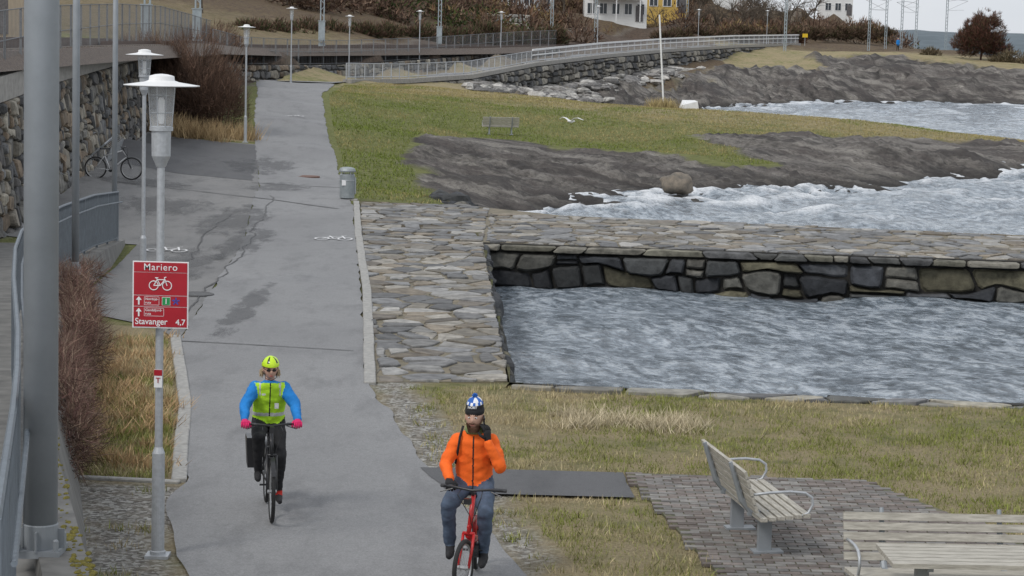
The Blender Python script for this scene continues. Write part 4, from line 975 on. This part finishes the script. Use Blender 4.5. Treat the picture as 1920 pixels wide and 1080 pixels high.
# ------------------------------------------------------------------ houses on the hill
MHW=M('white_cladding',(.76,.76,.74),(.66,.66,.64),2,stretch=(.2,.2,12));MHY=M('yellow_cladding',(.6,.4,.1),(.52,.35,.09),2,stretch=(.2,.2,12));MHG=M('grey_render',(.42,.44,.45),(.35,.36,.37),2)
MHT=M('tan_render',(.55,.44,.3),(.46,.36,.25),2);MROOF=M('roof_tiles',(.14,.13,.13),(.08,.075,.075),8,stretch=(1,6,1));MWIN=M('window_glass',(.04,.05,.06),(.02,.025,.03),2,.15,bs=0)
def house(name,x0,x1,y,z,h,d,wall,fl=2,nw=4,balc=False,roofh=2.2):
    w=x1-x0;e=empty(name,((x0+x1)/2,y,z))
    MB().box((0,d/2,h/2-1),(w,d,h+2)).obj('walls',wall,e)
    MB().add([(-w/2-.4,-.5,h+.003),(w/2+.4,-.5,h+.003),(w/2+.4,d+.5,h+.003),(-w/2-.4,d+.5,h+.003),(-w/2-.4,d/2,h+roofh),(w/2+.4,d/2,h+roofh)],[(0,1,5,4),(2,3,4,5),(0,4,3),(1,2,5),(3,2,1,0)]).obj('roof',MROOF,e)
    g=MB();f=MB()
    for k in range(fl):
        zc=1.5+k*2.8
        for i in range(nw):
            xc=-w/2+(i+.5)*w/nw;ww=w/nw*.55;f.box((xc,-.03,zc),(ww+.2,.06,1.5));g.box((xc,-.065,zc),(ww,.03,1.3));f.box((xc,-.085,zc),(.06,.02,1.3))
    g.obj('windows',MWIN,e);f.obj('window_frames',MWHT,e)
    MB().box((w*.38,-.05,.95),(.95,.12,2.0)).obj('door',MROOF,e)
    if balc:
        b_=MB().box((0,-.9,2.75),(w*.8,1.7,.15)).box((0,-1.7,3.75),(w*.8,.06,.08))
        for i in range(26): b_.box((-w*.4+i*w*.8/25,-1.7,3.25),(.05,.04,.95))
        for sx in(-w*.38,0,w*.38): b_.box((sx,-1.65,1.3),(.12,.12,2.8))
        b_.obj('balcony',MWHT,e)
house('white_house',8.4,16.4,290,7.2,5.8,8,MHW,2,5,True)
house('yellow_house',17.6,23.2,312,8.7,5.5,8,MHY,2,3)
house('grey_house',-6,4.4,292,8.0,5,9,MHG,2,5)
house('white_house',56.5,62,420,10.3,4.5,8,MHW,1,3)
house('tan_house',-31,-27.2,120,4.4,5,10,MHT,2,2)
house('white_house',34,41,395,12.2,4.5,8,MHW,1,3)
stonewall('garden_wall',[(-8.2,250,5.6,7.4),(1.2,252,5.6,7.3)],.9,.45,33,[(.36,.34,.3),(.28,.27,.25),(.44,.41,.36)],.12,.1,1)
ys_=empty('yellow_trackside_sign',(38.1,300,4.6));MB().box((0,0,.6),(.06,.06,1.2)).obj('post',MGALV,ys_);MB().box((0,-.05,1.35),(.7,.04,.5)).obj('panel',M('sign_yellow',(.75,.5,.02)),ys_)
mh=M('hazed_distant_forest',(.12,.15,.17),(.09,.115,.13),.05,1,bs=0)  # bluish base colour has the distance haze tinted in
xx=np.linspace(-900,2600,500);V=[];F=[]
for i,x in enumerate(xx):
    h=6+22*float(fbm(np.array(x*.004+3),np.array(.5),4))*(.4+.9*math.exp(-((x-330)/260)**2))+2.5*float(fbm(np.array(x*.06),np.array(3.),3))
    V+=[(x,1900,-2),(x,2000,h*.7),(x,2100,h),(x,2500,-2)]
    if i:k=4*(i-1);F+=[(k,k+4,k+5,k+1),(k+1,k+5,k+6,k+2),(k+2,k+6,k+7,k+3)]
soup('distant_hills',V,F,mh,None,True)

# ------------------------------------------------------------------ bicycles
MTYRE=M('tyre_rubber',(.025,.025,.025),(.015,.015,.015),30,.8);MBLK=M('black_paint',(.025,.025,.027),(.018,.018,.02),10,.35,bs=0);MBRED=M('red_paint',(.5,.02,.02),(.42,.015,.015),6,.3,bs=0)
MSIL=M('silver_metal',(.5,.5,.5),(.42,.42,.42),20,.35,.8,bs=0);MBW=M('white_bike_paint',(.7,.7,.7),(.62,.62,.62),8,.35,bs=0)
def wheel(name,c,r,parent,tw=.022,steer=0,rimm=None):
    e=bpy.data.objects.new(name,None);COL.objects.link(e);e.parent=parent;e.location=c;e.rotation_euler=(0,0,steer)
    MB().torus((0,0,0),r-tw,tw,'X',40,8).obj('tyre',MTYRE,e,smooth=True)
    MB().torus((0,0,0),r-tw*2.1,.011,'X',40,6).obj('rim',rimm or MSIL,e,smooth=True)
    mb=MB()
    for k in range(24):
        a=2*math.pi*k/24;s=.025 if k%2 else -.025;mb.tube([(s,.02*math.cos(a+.5),.02*math.sin(a+.5)),(0,(r-tw*2)*math.cos(a),(r-tw*2)*math.sin(a))],.0016,4,cap=False)
    mb.tube([(-.05,0,0),(.05,0,0)],.02,10);mb.obj('spokes_and_hub',MSIL,e);return e
def bicycle(name,loc,rotz,r,fr,folding=False,steer=0,barw=.29,barz=1.03,seatz=.96,bary=-.40,fenders=True,scale=1.):
    e=empty(name,loc,rotz,scale);fy,ry=-.62,.46
    if folding: fy,ry=-.55,.48
    bb=(0,.02,.29);ht=(0,bary+.05,barz-.12);hb=(0,fy+.13,r+.36 if not folding else r+.22);st=(0,.19,seatz-.22)
    wheel('rear_wheel',(0,ry,r),r,e)
    fk=bpy.data.objects.new('steering',None);COL.objects.link(fk);fk.parent=e;fk.location=(0,hb[1],0);fk.rotation_euler=(0,0,steer);o=hb[1]
    wheel('front_wheel',(0,fy-o,r),r,fk)
    mb=MB()
    if folding:
        mb.tube([(0,hb[1]+.01,hb[2]+.05),(0,-.1,.42),(0,.2,.36)],.036,10).tube([(0,.2,.28),(0,.17,.58)],.022,8).tube([(0,.2,.36),(.05,ry,r)],.013,6).tube([(0,.2,.36),(-.05,ry,r)],.013,6).tube([(0,.17,.55),(.05,ry,r)],.01,6).tube([(0,.17,.55),(-.05,ry,r)],.01,6).tube([(0,hb[1],hb[2]+.12),(0,.18,.56)],.02,8)
    else:
        mb.tube([hb,bb],.021,10).tube([(0,ht[1],ht[2]),st],.018,10).tube([st,bb],.017,10)
        for s in(-.055,.055): mb.tube([bb,(s,ry,r)],.011,6).tube([st,(s,ry,r)],.009,6)
        mb.tube([ht,hb],.022,10)
    mb.obj('frame',fr,e,smooth=True)
    mb=MB().tube([(0,.175,.5 if folding else seatz-.25),(0,.22,seatz-.03)],.014,8);mb.obj('seat_post',MSIL,e)
    mb=MB().loft([[(x*w,y,z) for x,z in((-1,seatz-.03),(-.8,seatz+.012),(0,seatz+.02),(.8,seatz+.012),(1,seatz-.03))] for y,w in((.02,.02),(.08,.028),(.18,.05),(.28,.078),(.33,.065))],0,False,False);mb.obj('saddle',MBLK,e)
    mb=MB()
    for s in(-.05,.05): mb.tube([(s,hb[1]-o,r*2+.03),(s,hb[1]-o-.05,r+.15),(s,fy-o,r)],.014,6)
    mb.tube([(-.055,hb[1]-o,r*2+.03),(.055,hb[1]-o,r*2+.03)],.016,6).tube([(0,hb[1]-o,r*2+.03),(0,ht[1]-o,barz-.06)],.022,8);mb.obj('fork_and_stem',fr if folding else MBLK,fk,smooth=True)
    by=bary-o;mb=MB().tube([(-barw,by+.05,barz),(-barw*.5,by,barz+.005),(0,by-.01,barz-.01),(barw*.5,by,barz+.005),(barw,by+.05,barz)],.012,8).tube([(0,ht[1]-o,barz-.07),(0,by-.01,barz-.01)],.016,8);mb.obj('handlebar',MBLK,fk,smooth=True)
    mb=MB()
    for s in(-1,1): mb.tube([(s*barw,by+.05,barz),(s*(barw-.12),by+.03,barz+.002)],.017,8).tube([(s*(barw-.13),by,barz-.01),(s*(barw-.02),by-.03,barz-.04)],.006,6)
    mb.obj('grips_and_levers',MBLK,fk)
    mb=MB().tube([(.1,by,barz-.01),(.12,by-.09,barz-.05),(.05,by-.1,barz-.25),(.02,by-.02,barz-.4)],.004,5).tube([(-.1,by,barz-.01),(-.1,by-.1,barz-.04),(.02,by-.1,barz-.22),(.02,by-.02,barz-.36)],.004,5);mb.obj('cables',MBLK,fk)
    if fenders:
        mb=MB();R_=r+.025;mb.loft([[(x,ry+R_*math.cos(a),r+R_*math.sin(a)) for x in(-.025,0,.025)] for a in np.linspace(-.1,2.3,16)],0,False,False)
        mb.obj('rear_mudguard',MBLK,e)
        mb=MB().loft([[(x,fy-o+R_*math.cos(a),r+R_*math.sin(a)) for x in(-.025,0,.025)] for a in np.linspace(.5,2.5,14)],0,False,False);mb.obj('front_mudguard',MBLK,fk)
    mb=MB().tube([(.02,.02,.29),(.06,.02,.29)],.07,16).tube([(-.1,.02,.29),(.1,.02,.29)],.012,6);mb.obj('chainset',MBLK,e)
    return e,fk

# ------------------------------------------------------------------ people
MSKIN=M('skin',(.58,.36,.27),(.52,.31,.225),10,.55,bs=.1,bd=.003)
def fabric(name,c,k=.8,sc=14): return M(name,c,tuple(x*k for x in c),sc,.85,bs=.5,bd=.012)
MBLUJ=fabric('blue_jacket',(.012,.22,.62));MHI=fabric('hi_vis_yellow',(.5,.85,.03));MORG=fabric('orange_jacket',(.95,.15,.012),.88);MJEAN=fabric('denim',(.085,.12,.18),.6);MBKC=fabric('black_cloth',(.014,.014,.016));MPINK=fabric('pink_glove',(.7,.02,.14));MREF=M('reflective_strip',(.6,.61,.6),(.47,.48,.47),30);MSHOE=fabric('dark_shoe',(.02,.02,.022));MSOCK=fabric('red_sock',(.6,.03,.02));MHAIR=fabric('blond_hair',(.55,.42,.26),.6,40);MBEARD=fabric('brown_beard',(.12,.055,.028),.6,60);MSCARF=fabric('striped_scarf',(.25,.32,.12),.4,60);MHELM=M('helmet_yellow',(.6,.86,.03),(.53,.78,.02),5,.35,bs=0);MSUN=M('sunglasses',(.015,.012,.012),(.01,.01,.01),5,.15,bs=0)
def ringp(c,rx,ry,n=16,tilt=0):
    return [(c[0]+rx*math.cos(2*math.pi*k/n),c[1]+ry*math.sin(2*math.pi*k/n)*math.cos(tilt),c[2]+ry*math.sin(2*math.pi*k/n)*math.sin(tilt)) for k in range(n)]
def body(name,parent,torso,limbs,mats,voxel=.014,wr=.011,rule=None):
    """torso: list of (center,rx,ry,tilt); limbs: list of (pts,radii,matindex)"""
    mb=MB();mb.loft([ringp(*t_[:3],16,t_[3]) for t_ in torso])
    for P,R_,mi in limbs:
        PP=[];RR=[]
        for i in range(len(P)-1):
            for k in range(5):
                t=k/5;PP.append(Vector(P[i]).lerp(Vector(P[i+1]),t));RR.append(R_[i]+(R_[i+1]-R_[i])*t)
        PP.append(Vector(P[-1]));RR.append(R_[-1]);mb.tube(PP,RR,12)
        for p,q in zip(P,R_): mb.ell(p,(q*1.0,q*1.0,q*1.0),12,8)
    o=mb.obj(name,mats,parent)
    rm=o.modifiers.new('r','REMESH');rm.mode='VOXEL';rm.voxel_size=voxel;rm.use_smooth_shade=True
    s_=o.modifiers.new('s','SMOOTH');s_.factor=.6;s_.iterations=5
    bpy.context.view_layer.update();dg=bpy.context.evaluated_depsgraph_get();ev=o.evaluated_get(dg);me=bpy.data.meshes.new_from_object(ev);o.modifiers.clear();o.data=me
    me.materials.clear()
    for m_ in mats: me.materials.append(m_)
    n=len(me.vertices);co=np.zeros(n*3,np.float32);me.vertices.foreach_get('co',co);co=co.reshape(-1,3)
    nr=np.zeros(n*3,np.float32);me.vertices.foreach_get('normal',nr);nr=nr.reshape(-1,3)
    dsp=np.array([mnoise.noise(Vector((float(p[0])*9,float(p[1])*9,float(p[2])*18)))+.7*abs(mnoise.noise(Vector((float(p[0])*22,float(p[1])*22,float(p[2])*34)))) for p in co])
    me.vertices.foreach_set('co',(co+nr*(dsp*wr)[:,None]).ravel())
    fc=np.zeros(len(me.polygons)*3,np.float32);me.polygons.foreach_get('center',fc);fc=fc.reshape(-1,3)
    best=np.full(len(fc),1e9);mi=np.zeros(len(fc),int)
    for i in range(len(torso)-1):
        a=np.array(torso[i][0]);b_=np.array(torso[i+1][0]);d=b_-a;t=np.clip(((fc-a)@d)/(d@d),0,1);q=np.linalg.norm(fc-a-t[:,None]*d,axis=1)-(torso[i][1]*.85)
        k=q<best;best[k]=q[k];mi[k]=0
    for P,R_,m_ in limbs:
        for i in range(len(P)-1):
            a=np.array(P[i],float);b_=np.array(P[i+1],float);d=b_-a;t=np.clip(((fc-a)@d)/(d@d),0,1);q=np.linalg.norm(fc-a-t[:,None]*d,axis=1)-(R_[i]+(R_[i+1]-R_[i])*t)
            k=q<best;best[k]=q[k];mi[k]=m_
    if rule: mi=rule(fc,mi)
    me.polygons.foreach_set('material_index',mi.astype(np.int32));me.polygons.foreach_set('use_smooth',np.ones(len(fc),bool));me.update();return o
def hand(name,parent,wrist,palm_dir,up,mat,side,curl=1.0,s=1.0):
    """palm_dir: wrist->knuckles, up: back of hand normal"""
    d=Vector(palm_dir).normalized();u=Vector(up);u=(u-d*u.dot(d)).normalized();x=d.cross(u)*side;w=Vector(wrist);mb=MB()
    mb.loft([[w+d*t*s+x*(cx*wd)*s+u*(cz*th)*s for cx,cz in((-1,0),(-.7,.8),(0,1),(.7,.8),(1,0),(.7,-.8),(0,-1),(-.7,-.8))] for t,wd,th in((-.02,.026,.022),(.02,.033,.018),(.06,.041,.017),(.085,.04,.014))])
    for i,(off,L) in enumerate(((-.03,.068),(-.01,.078),(.011,.073),(.031,.058))):
        p=w+d*.078*s+x*off*s;a=0;P=[p]
        for k,f in enumerate((.42,.32,.26)):
            a+=curl*(.75 if k==0 else .95);v=d*math.cos(a)-u*math.sin(a);p=p+v*L*f*s;P.append(p)
        mb.tube(P,[.0105*s,.0098*s,.009*s,.0075*s],8)
    p=w+d*.025*s-x*.03*s;q=p+(d*.5-x*.55-u*.45).normalized()*.04*s;mb.tube([p,q,q+(d*.7-u*.8+x*.15).normalized()*.035*s],[.014*s,.0115*s,.009*s],8)
    return mb.obj(name,mat,parent,smooth=True)
def head(parent,c,turn=0,tilt=0,s=1.,mouth=(.4,.15,.12)):
    e=bpy.data.objects.new('head',None);COL.objects.link(e);e.parent=parent;e.location=c;e.rotation_euler=(tilt,0,turn);e.scale=(s,)*3
    def fn(d,p):
        x,y,z=p; front=max(0,-d.y)
        if d.z<0: k=1-.28*(-d.z)**1.5*(1-.35*front);x*=k; y*=1-.12*(-d.z)
        y-=.014*front*math.exp(-((d.z+.72)/.25)**2)*math.exp(-(d.x/.4)**2)
        y-=.026*math.exp(-(d.x/.13)**2)*math.exp(-((d.z+.16)/.2)**2)*(front>.5)
        y+=.008*math.exp(-((abs(d.x)-.36)/.17)**2)*math.exp(-((d.z-.08)/.14)**2)*(front>.4)
        y-=.004*math.exp(-((d.z-.28)/.12)**2)*front
        y-=.006*math.exp(-((d.z+.45)/.07)**2)*math.exp(-(d.x/.25)**2)*(front>.5)
        return Vector((x,y,z))
    MB().ell((0,0,0),(.078,.098,.118),40,30,0,fn).obj('face',MSKIN,e,smooth=True)
    mb=MB()
    for sx in(-1,1): mb.ell((sx*.079,.008,-.005),(.01,.02,.032),10,8)
    mb.obj('ears',MSKIN,e,smooth=True)
    mb=MB()
    for sx in(-1,1): mb.ell((sx*.029,-.084,.01),(.013,.009,.008),10,6)
    mb.obj('eyes',MSW,e)
    mb=MB()
    for sx in(-1,1): mb.ell((sx*.029,-.0925,.01),(.006,.003,.006),8,6);mb.ell((sx*.03,-.09,.03),(.02,.006,.004),8,5)
    mb.obj('irises_and_brows',MBEARD,e)
    MB().ell((0,-.094,-.055),(.022,.006,.0065),12,6).obj('mouth',M('lips',mouth),e,smooth=True)
    MB().tube([(0,.012,-.07),(0,.03,-.17)],[.052,.056],12).obj('neck',MSKIN,e,smooth=True)
    return e
bk,fk=bicycle('black_bicycle',(-2.47,22.85,.03),math.radians(9.5),.345,MBLK,barz=1.04,seatz=.93,scale=.93)
MB().box((0,0,0),(.05,.05,.07)).obj('front_light',MBLK,fk,loc=(0,.0,1.0))
MB().loft([[(x*w,y,z) for x,y in((-1,-.16),(1,-.16),(1,.16),(-1,.16))] for z,w in((0,.06),(.3,.075),(.34,.07))]).obj('pannier_bag',MBLK,bk,loc=(-.16,.5,.42))
wo=empty('cyclist_in_yellow_vest',(-2.47,22.85,.03),math.radians(9.5),.93)
torso=[((0,.22,.93),.16,.12,0),((0,.2,1.0),.185,.14,-.1),((0,.15,1.12),.178,.138,-.25),((0,.1,1.24),.19,.142,-.3),((0,.05,1.36),.198,.128,-.3),((0,.02,1.43),.14,.09,-.2),((0,0.,1.475),.065,.06,-.1)]
limbs=[([(.155,.04,1.38),(.275,-.07,1.21),(.29,-.29,1.085)],[.078,.064,.046],1),([(-.155,.04,1.38),(-.275,-.07,1.21),(-.29,-.29,1.085)],[.078,.064,.046],1),
([(.09,.2,.95),(.12,-.1,.62),(.115,.06,.24)],[.105,.07,.045],2),([(-.09,.2,.95),(-.13,-.2,.86),(-.125,-.02,.47)],[.105,.07,.045],2),
([(.115,.08,.24),(.115,.05,.18)],[.045,.045],3),([(.115,.08,.16),(.115,-.0,.135),(.12,-.1,.125)],[.042,.042,.032],4),([(-.125,.01,.43),(-.125,-.07,.4),(-.125,-.16,.39)],[.042,.042,.032],4)]
def wrule(fc,mi):
    t=(mi==0);mi=mi.copy()
    mi[t&(fc[:,2]<.97)]=2
    mi[t&(np.abs(fc[:,0])>.212)&(fc[:,2]>1.3)]=1
    mi[(np.abs(fc[:,2]-1.075)<.02)&t]=5;mi[t&(np.abs(np.abs(fc[:,0])-.11)<.01)&(fc[:,2]>1.3)]=5
    mi[t&(np.abs(fc[:,0])<.006)&(fc[:,1]<.05)]=6
    mi[t&(fc[:,2]>1.445)]=1;return mi
body('body',wo,torso,limbs,[MHI,MBLUJ,MBKC,MSOCK,MSHOE,MREF,MBKC],rule=wrule)
MB().box((.07,-.105,1.2),(.045,.006,.06)).box((-.075,-.12,1.33),(.04,.006,.02)).obj('vest_labels',MREF,wo)
for s in(-1,1): hand('hand',wo,(s*.288,-.315,1.075),(0,-1,-.15),(0,-.15,1),MPINK,s*-1,1.15,1.15)
hd=head(wo,(0,-.035,1.6),.08,.12,.98,mouth=(.45,.1,.1))
mb=MB()
for s in(-1,1): mb.ell((s*.031,-.094,.012),(.026,.008,.017),14,8);mb.tube([(s*.055,-.085,.015),(s*.083,0,.012)],.003,5)
mb.tube([(-.01,-.1,.016),(.01,-.1,.016)],.003,5).obj('sunglasses',MSUN,hd,smooth=True)
r=random.Random(3);mb=MB()
for i in range(220):
    a=r.uniform(.15,math.pi-.15) if r.random()<.4 else r.choice([r.uniform(-.2,.4),r.uniform(math.pi-.4,math.pi+.2)]);x=.08*math.cos(a);y=.1*math.sin(a)*.9+.015;z=r.uniform(.0,.04);L=r.uniform(.06,.12)
    mb.tube([(x,y,z),(x*1.15+r.uniform(-.012,.012),y+.01,z-L*.5),(x*1.25+r.uniform(-.025,.025),y+r.uniform(0,.03),z-L)],[.006,.005,.002],4)
mb.obj('hair',MHAIR,hd)
mb=MB();rings=[];N=40
for i in range(13):
    t=.5*math.pi*i/12
    rings.append([(.1*math.cos(t)*math.cos(2*math.pi*j/N)+.0001,.132*math.cos(t)*math.sin(2*math.pi*j/N)+.008,.05+.105*math.sin(t)-(.012 if math.sin(2*math.pi*j/N)>0 else 0)*math.cos(t)) for j in range(N)])
mb.loft(rings,0,True)
for k in range(len(mb.f)):
    i,j=divmod(k,N)
    if k<12*N and (j//2)%4==1 and 2<i<10: mb.m[k]=1
mb.obj('helmet',[MHELM,MSUN],hd)
MB().tube([(-.078,-.02,.05),(-.06,-.05,-.09),(0,-.07,-.118),(.06,-.05,-.09),(.078,-.02,.05)],.004,5).obj('helmet_strap',MBKC,hd)
bk,fk=bicycle('red_folding_bicycle',(-.3,20.05,.03),math.radians(-4),.255,MBRED,True,math.radians(-14),.31,.93,.8,-.36,False)
MB().box((0,0,0),(.06,.05,.05)).obj('front_light',MBLK,fk,loc=(0,-.05,.84))
mn=empty('cyclist_in_orange_jacket',(-.32,20.05,.03),math.radians(-4))
torso=[((0,.27,.82),.155,.125,0),((0,.26,.9),.175,.135,0),((0,.245,1.02),.17,.13,-.05),((0,.225,1.14),.185,.135,-.1),((0,.2,1.25),.2,.125,-.15),((0,.19,1.32),.15,.09,-.1),((0,.175,1.375),.07,.065,0)]
limbs=[([(.155,.2,1.27),(.25,.05,1.06),(.14,.03,1.27)],[.072,.06,.044],0),([(-.155,.2,1.27),(-.255,.1,1.06),(-.19,-.14,.975)],[.072,.06,.044],0),
([(.09,.25,.85),(.14,-.08,.66),(.12,.06,.3)],[.102,.075,.055],1),([(-.09,.25,.85),(-.2,-.1,.72),(-.19,.05,.36)],[.102,.075,.055],1),
([(.12,.08,.25),(.12,.0,.2),(.12,-.1,.18)],[.045,.045,.035],2),([(-.19,.07,.3),(-.18,-.01,.26),(-.18,-.11,.25)],[.045,.045,.035],2)]
def mrule(fc,mi):
    mi=mi.copy();t=mi==0
    mi[t&(fc[:,2]<.86)]=1
    mi[t&(np.abs(fc[:,0]+.005)<.006)&(fc[:,1]<.18)&(fc[:,2]<1.33)]=3
    mi[t&(fc[:,2]>1.375)]=4;return mi
body('body',mn,torso,limbs,[MORG,MJEAN,MSHOE,MBKC,MSCARF],rule=mrule)
MB().lathe([(.085,0),(.09,.03),(.08,.065),(.068,.07)],18).obj('scarf',MSCARF,mn,loc=(0,.165,1.345),smooth=True)
mb=MB()
for s in(-1,1): mb.tube([(s*.11,.21,1.395),(s*.125,.09,1.32),(s*.14,.09,1.2),(s*.17,.2,1.05)],.011,6)
mb.obj('backpack_straps',MBKC,mn,smooth=True)
MB().ell((0,.4,1.18),(.14,.07,.2),14,10).obj('backpack',MBKC,mn,smooth=True)
hand('hand',mn,(-.19,-.165,.965),(.25,-1,-.25),(0,-.2,1),MBKC,1,1.15,1.15)
hand('hand',mn,(.135,.035,1.30),(-.12,.12,1),(.75,-.65,.1),MBKC,1,.45,1.15)
MB().box((.088,.1,1.44),(.012,.07,.15),0,(.25,0,.2)).obj('phone',MSUN,mn)
hd=head(mn,(0,.13,1.5),-.12,.06,1.02)
mb=MB();r=random.Random(5)
for i in range(900):
    a=r.uniform(-2.9,-.25) ;zt=r.uniform(-.118,-.045)
    x=.07*math.cos(a)*(1-.3*(-zt-.04)/.08);y=.09*math.sin(a)*.95-.006
    if zt>-.078 and abs(x)<.034: continue
    mb.tube([(x,y,zt),(x*1.06,y-.005,zt-.012)],[.004,.0015],3,cap=False)
for i in range(120):
    x=r.uniform(-.028,.028);mb.tube([(x,-.098+abs(x)*.2,-.038),(x*1.2,-.104+abs(x)*.2,-.047)],[.003,.001],3,cap=False)
mb.obj('beard',MBEARD,hd)
# knitted beanie: ribbed turn-up, soft black body, blue and white crown
mb=MB();prof=[(.088,.03),(.097,.036),(.099,.06),(.096,.078),(.091,.082),(.09,.1),(.086,.122),(.074,.148),(.055,.168),(.03,.18),(.005,.184)];rings=[]
for r_,z_ in prof:
    rings.append([((r_+(.0018 if j%2 else -.0012))*.86*math.cos(2*math.pi*j/56),(r_+(.0018 if j%2 else -.0012))*1.06*math.sin(2*math.pi*j/56)+.008,z_+.006*math.sin(2*math.pi*j/56)) for j in range(56)])
mb.loft(rings)
for k in range(len(mb.f)):
    i,j=divmod(k,56)
    if i==6: mb.m[k]=2 if (j//3)%2 else 1
    if i>=7: mb.m[k]=1 if (j//7)%3 else 2
mb.obj('knitted_hat',[MBKC,M('hat_blue',(.02,.13,.5)),MSW],hd,smooth=True)
mb=MB()
for i in range(110):
    d=Vector((r.gauss(0,1),r.gauss(0,1),r.gauss(0,1))).normalized();mb.tube([(0,.01,.196),(d.x*.026,.01+d.y*.026,.196+d.z*.022)],[.006,.002],4)
mb.obj('pompom',M('pompom_blue',(.03,.18,.6)),hd)
text('NORT',.03,(0,-.1,.096),MSW,hd,'hat_lettering',(math.pi/2-.1,0,0),'CENTER')
zz=tz1(-12,67.6)
bicycle('parked_bicycle',(-12.15,67.3,zz+.02),math.radians(90),.34,MBW,barz=1.0,seatz=.93)
rk=empty('bicycle_rack',(-13.0,69.5,zz+.02));mb=MB()
for i in range(11):
    y=i*.62;x=-.07*i;mb.tube([(x-.2,y,0),(x-.2,y,.55),(x+.25,y,.95),(x+.45,y,.8),(x+.3,y,.35)],.022,6)
mb.tube([(-.2,0,.5),(-.97,6.2,.5)],.03,6).tube([(.25,0,.95),(-.52,6.2,.95)],.02,6);mb.obj('hoops',MGALV,rk)
pw_=empty('walker',(50.5,300,tz1(50.5,300)))
body('body',pw_,[((0,0,.85),.15,.11,0),((0,0,1.1),.15,.12,0),((0,0,1.4),.19,.12,0),((0,0,1.5),.07,.06,0)],[([(.17,0,1.4),(.22,.02,1.12),(.2,-.08,.88)],[.065,.05,.035],0),([(-.17,0,1.4),(-.22,.02,1.12),(-.2,-.08,.88)],[.065,.05,.035],0),([(.09,0,.88),(.1,-.1,.47),(.1,.02,.06)],[.095,.065,.045],1),([(-.09,0,.88),(-.1,.05,.47),(-.1,.18,.08)],[.095,.065,.045],1)],[MBLUJ,MBKC],.03)
head(pw_,(0,-.01,1.63))
gu=empty('seagull',(2.55,105,1.05),math.radians(-35));MGW=M('gull_white',(.8,.8,.79),(.72,.72,.71),10)
MB().loft([[(rr_*math.cos(a),y,z+rr_*math.sin(a)) for a in np.linspace(0,2*math.pi,12,endpoint=False)] for y,z,rr_ in((-.3,.02,.005),(-.25,.02,.035),(-.2,.015,.042),(-.14,0,.05),(0,-.01,.075),(.12,0,.055),(.22,.01,.03),(.3,.01,.04))]).obj('body',MGW,gu,smooth=True)
mb=MB()
for s in(-1,1):
    mb.loft([[(s*x,y0,z+.006),(s*x,y1,z),(s*x,y1,z-.004),(s*x,y0,z-.01)] for x,y0,y1,z in((.03,-.1,.08,.02),(.25,-.16,.04,.17),(.42,-.13,.03,.2),(.66,.02,.09,.1))])
mb.obj('wings',MGW,gu);MB().tube([(0,-.29,.015),(0,-.35,.005)],[.012,.003],6).obj('beak',M('beak_yellow',(.6,.35,.03)),gu)

# ------------------------------------------------------------------ light, sky, camera
AZ=225;EL=48
w=bpy.data.worlds.new('World');scene.world=w;w.use_nodes=True;nt=w.node_tree;bg=nt.nodes['Background']
sky=nt.nodes.new('ShaderNodeTexSky');sky.sky_type='NISHITA';sky.sun_disc=False;sky.sun_elevation=math.radians(EL);sky.sun_rotation=math.radians(AZ)
sky.air_density=1.;sky.dust_density=2.;sky.ozone_density=1.
hs=nt.nodes.new('ShaderNodeHueSaturation');hs.inputs['Saturation'].default_value=.4;hs.inputs['Value'].default_value=1.5
nt.links.new(sky.outputs[0],hs.inputs['Color'])
tcw=nt.nodes.new('ShaderNodeTexCoord');cn=nt.nodes.new('ShaderNodeTexNoise');cn.inputs['Scale'].default_value=3.;cn.inputs['Detail'].default_value=5
mpw=nt.nodes.new('ShaderNodeMapping');mpw.inputs['Scale'].default_value=(1,1,4);nt.links.new(tcw.outputs['Generated'],mpw.inputs[0]);nt.links.new(mpw.outputs[0],cn.inputs['Vector'])
cloud=ramp(nt,cn.outputs[0],[(.35,(5.6,5.95,6.5)),(.65,(6.8,7.0,7.3))])
nt.links.new(mixc(nt,.8,hs.outputs[0],cloud),bg.inputs['Color']);bg.inputs['Strength'].default_value=.13
s=bpy.data.lights.new('sun','SUN');s.energy=1.5;s.angle=math.radians(15);s.color=(1,.97,.93);so=bpy.data.objects.new('sun',s);COL.objects.link(so)
az=math.radians(AZ);el=math.radians(EL);sd=Vector((math.sin(az)*math.cos(el),math.cos(az)*math.cos(el),math.sin(el)))
so.rotation_euler=sd.to_track_quat('Z','Y').to_euler()
cd=bpy.data.cameras.new('camera');cd.lens=78.75;cd.sensor_width=36;cd.clip_end=20000;cd.clip_start=.5
co=bpy.data.objects.new('camera',cd);COL.objects.link(co)
R=Matrix.Rotation(math.radians(90-6.44),3,'X')@Matrix.Rotation(math.radians(1.5),3,'Z')
co.matrix_world=Matrix.Translation((0,0,5))@R.to_4x4();scene.camera=co
scene.view_settings.view_transform='Standard';scene.view_settings.look='None';scene.view_settings.exposure=0
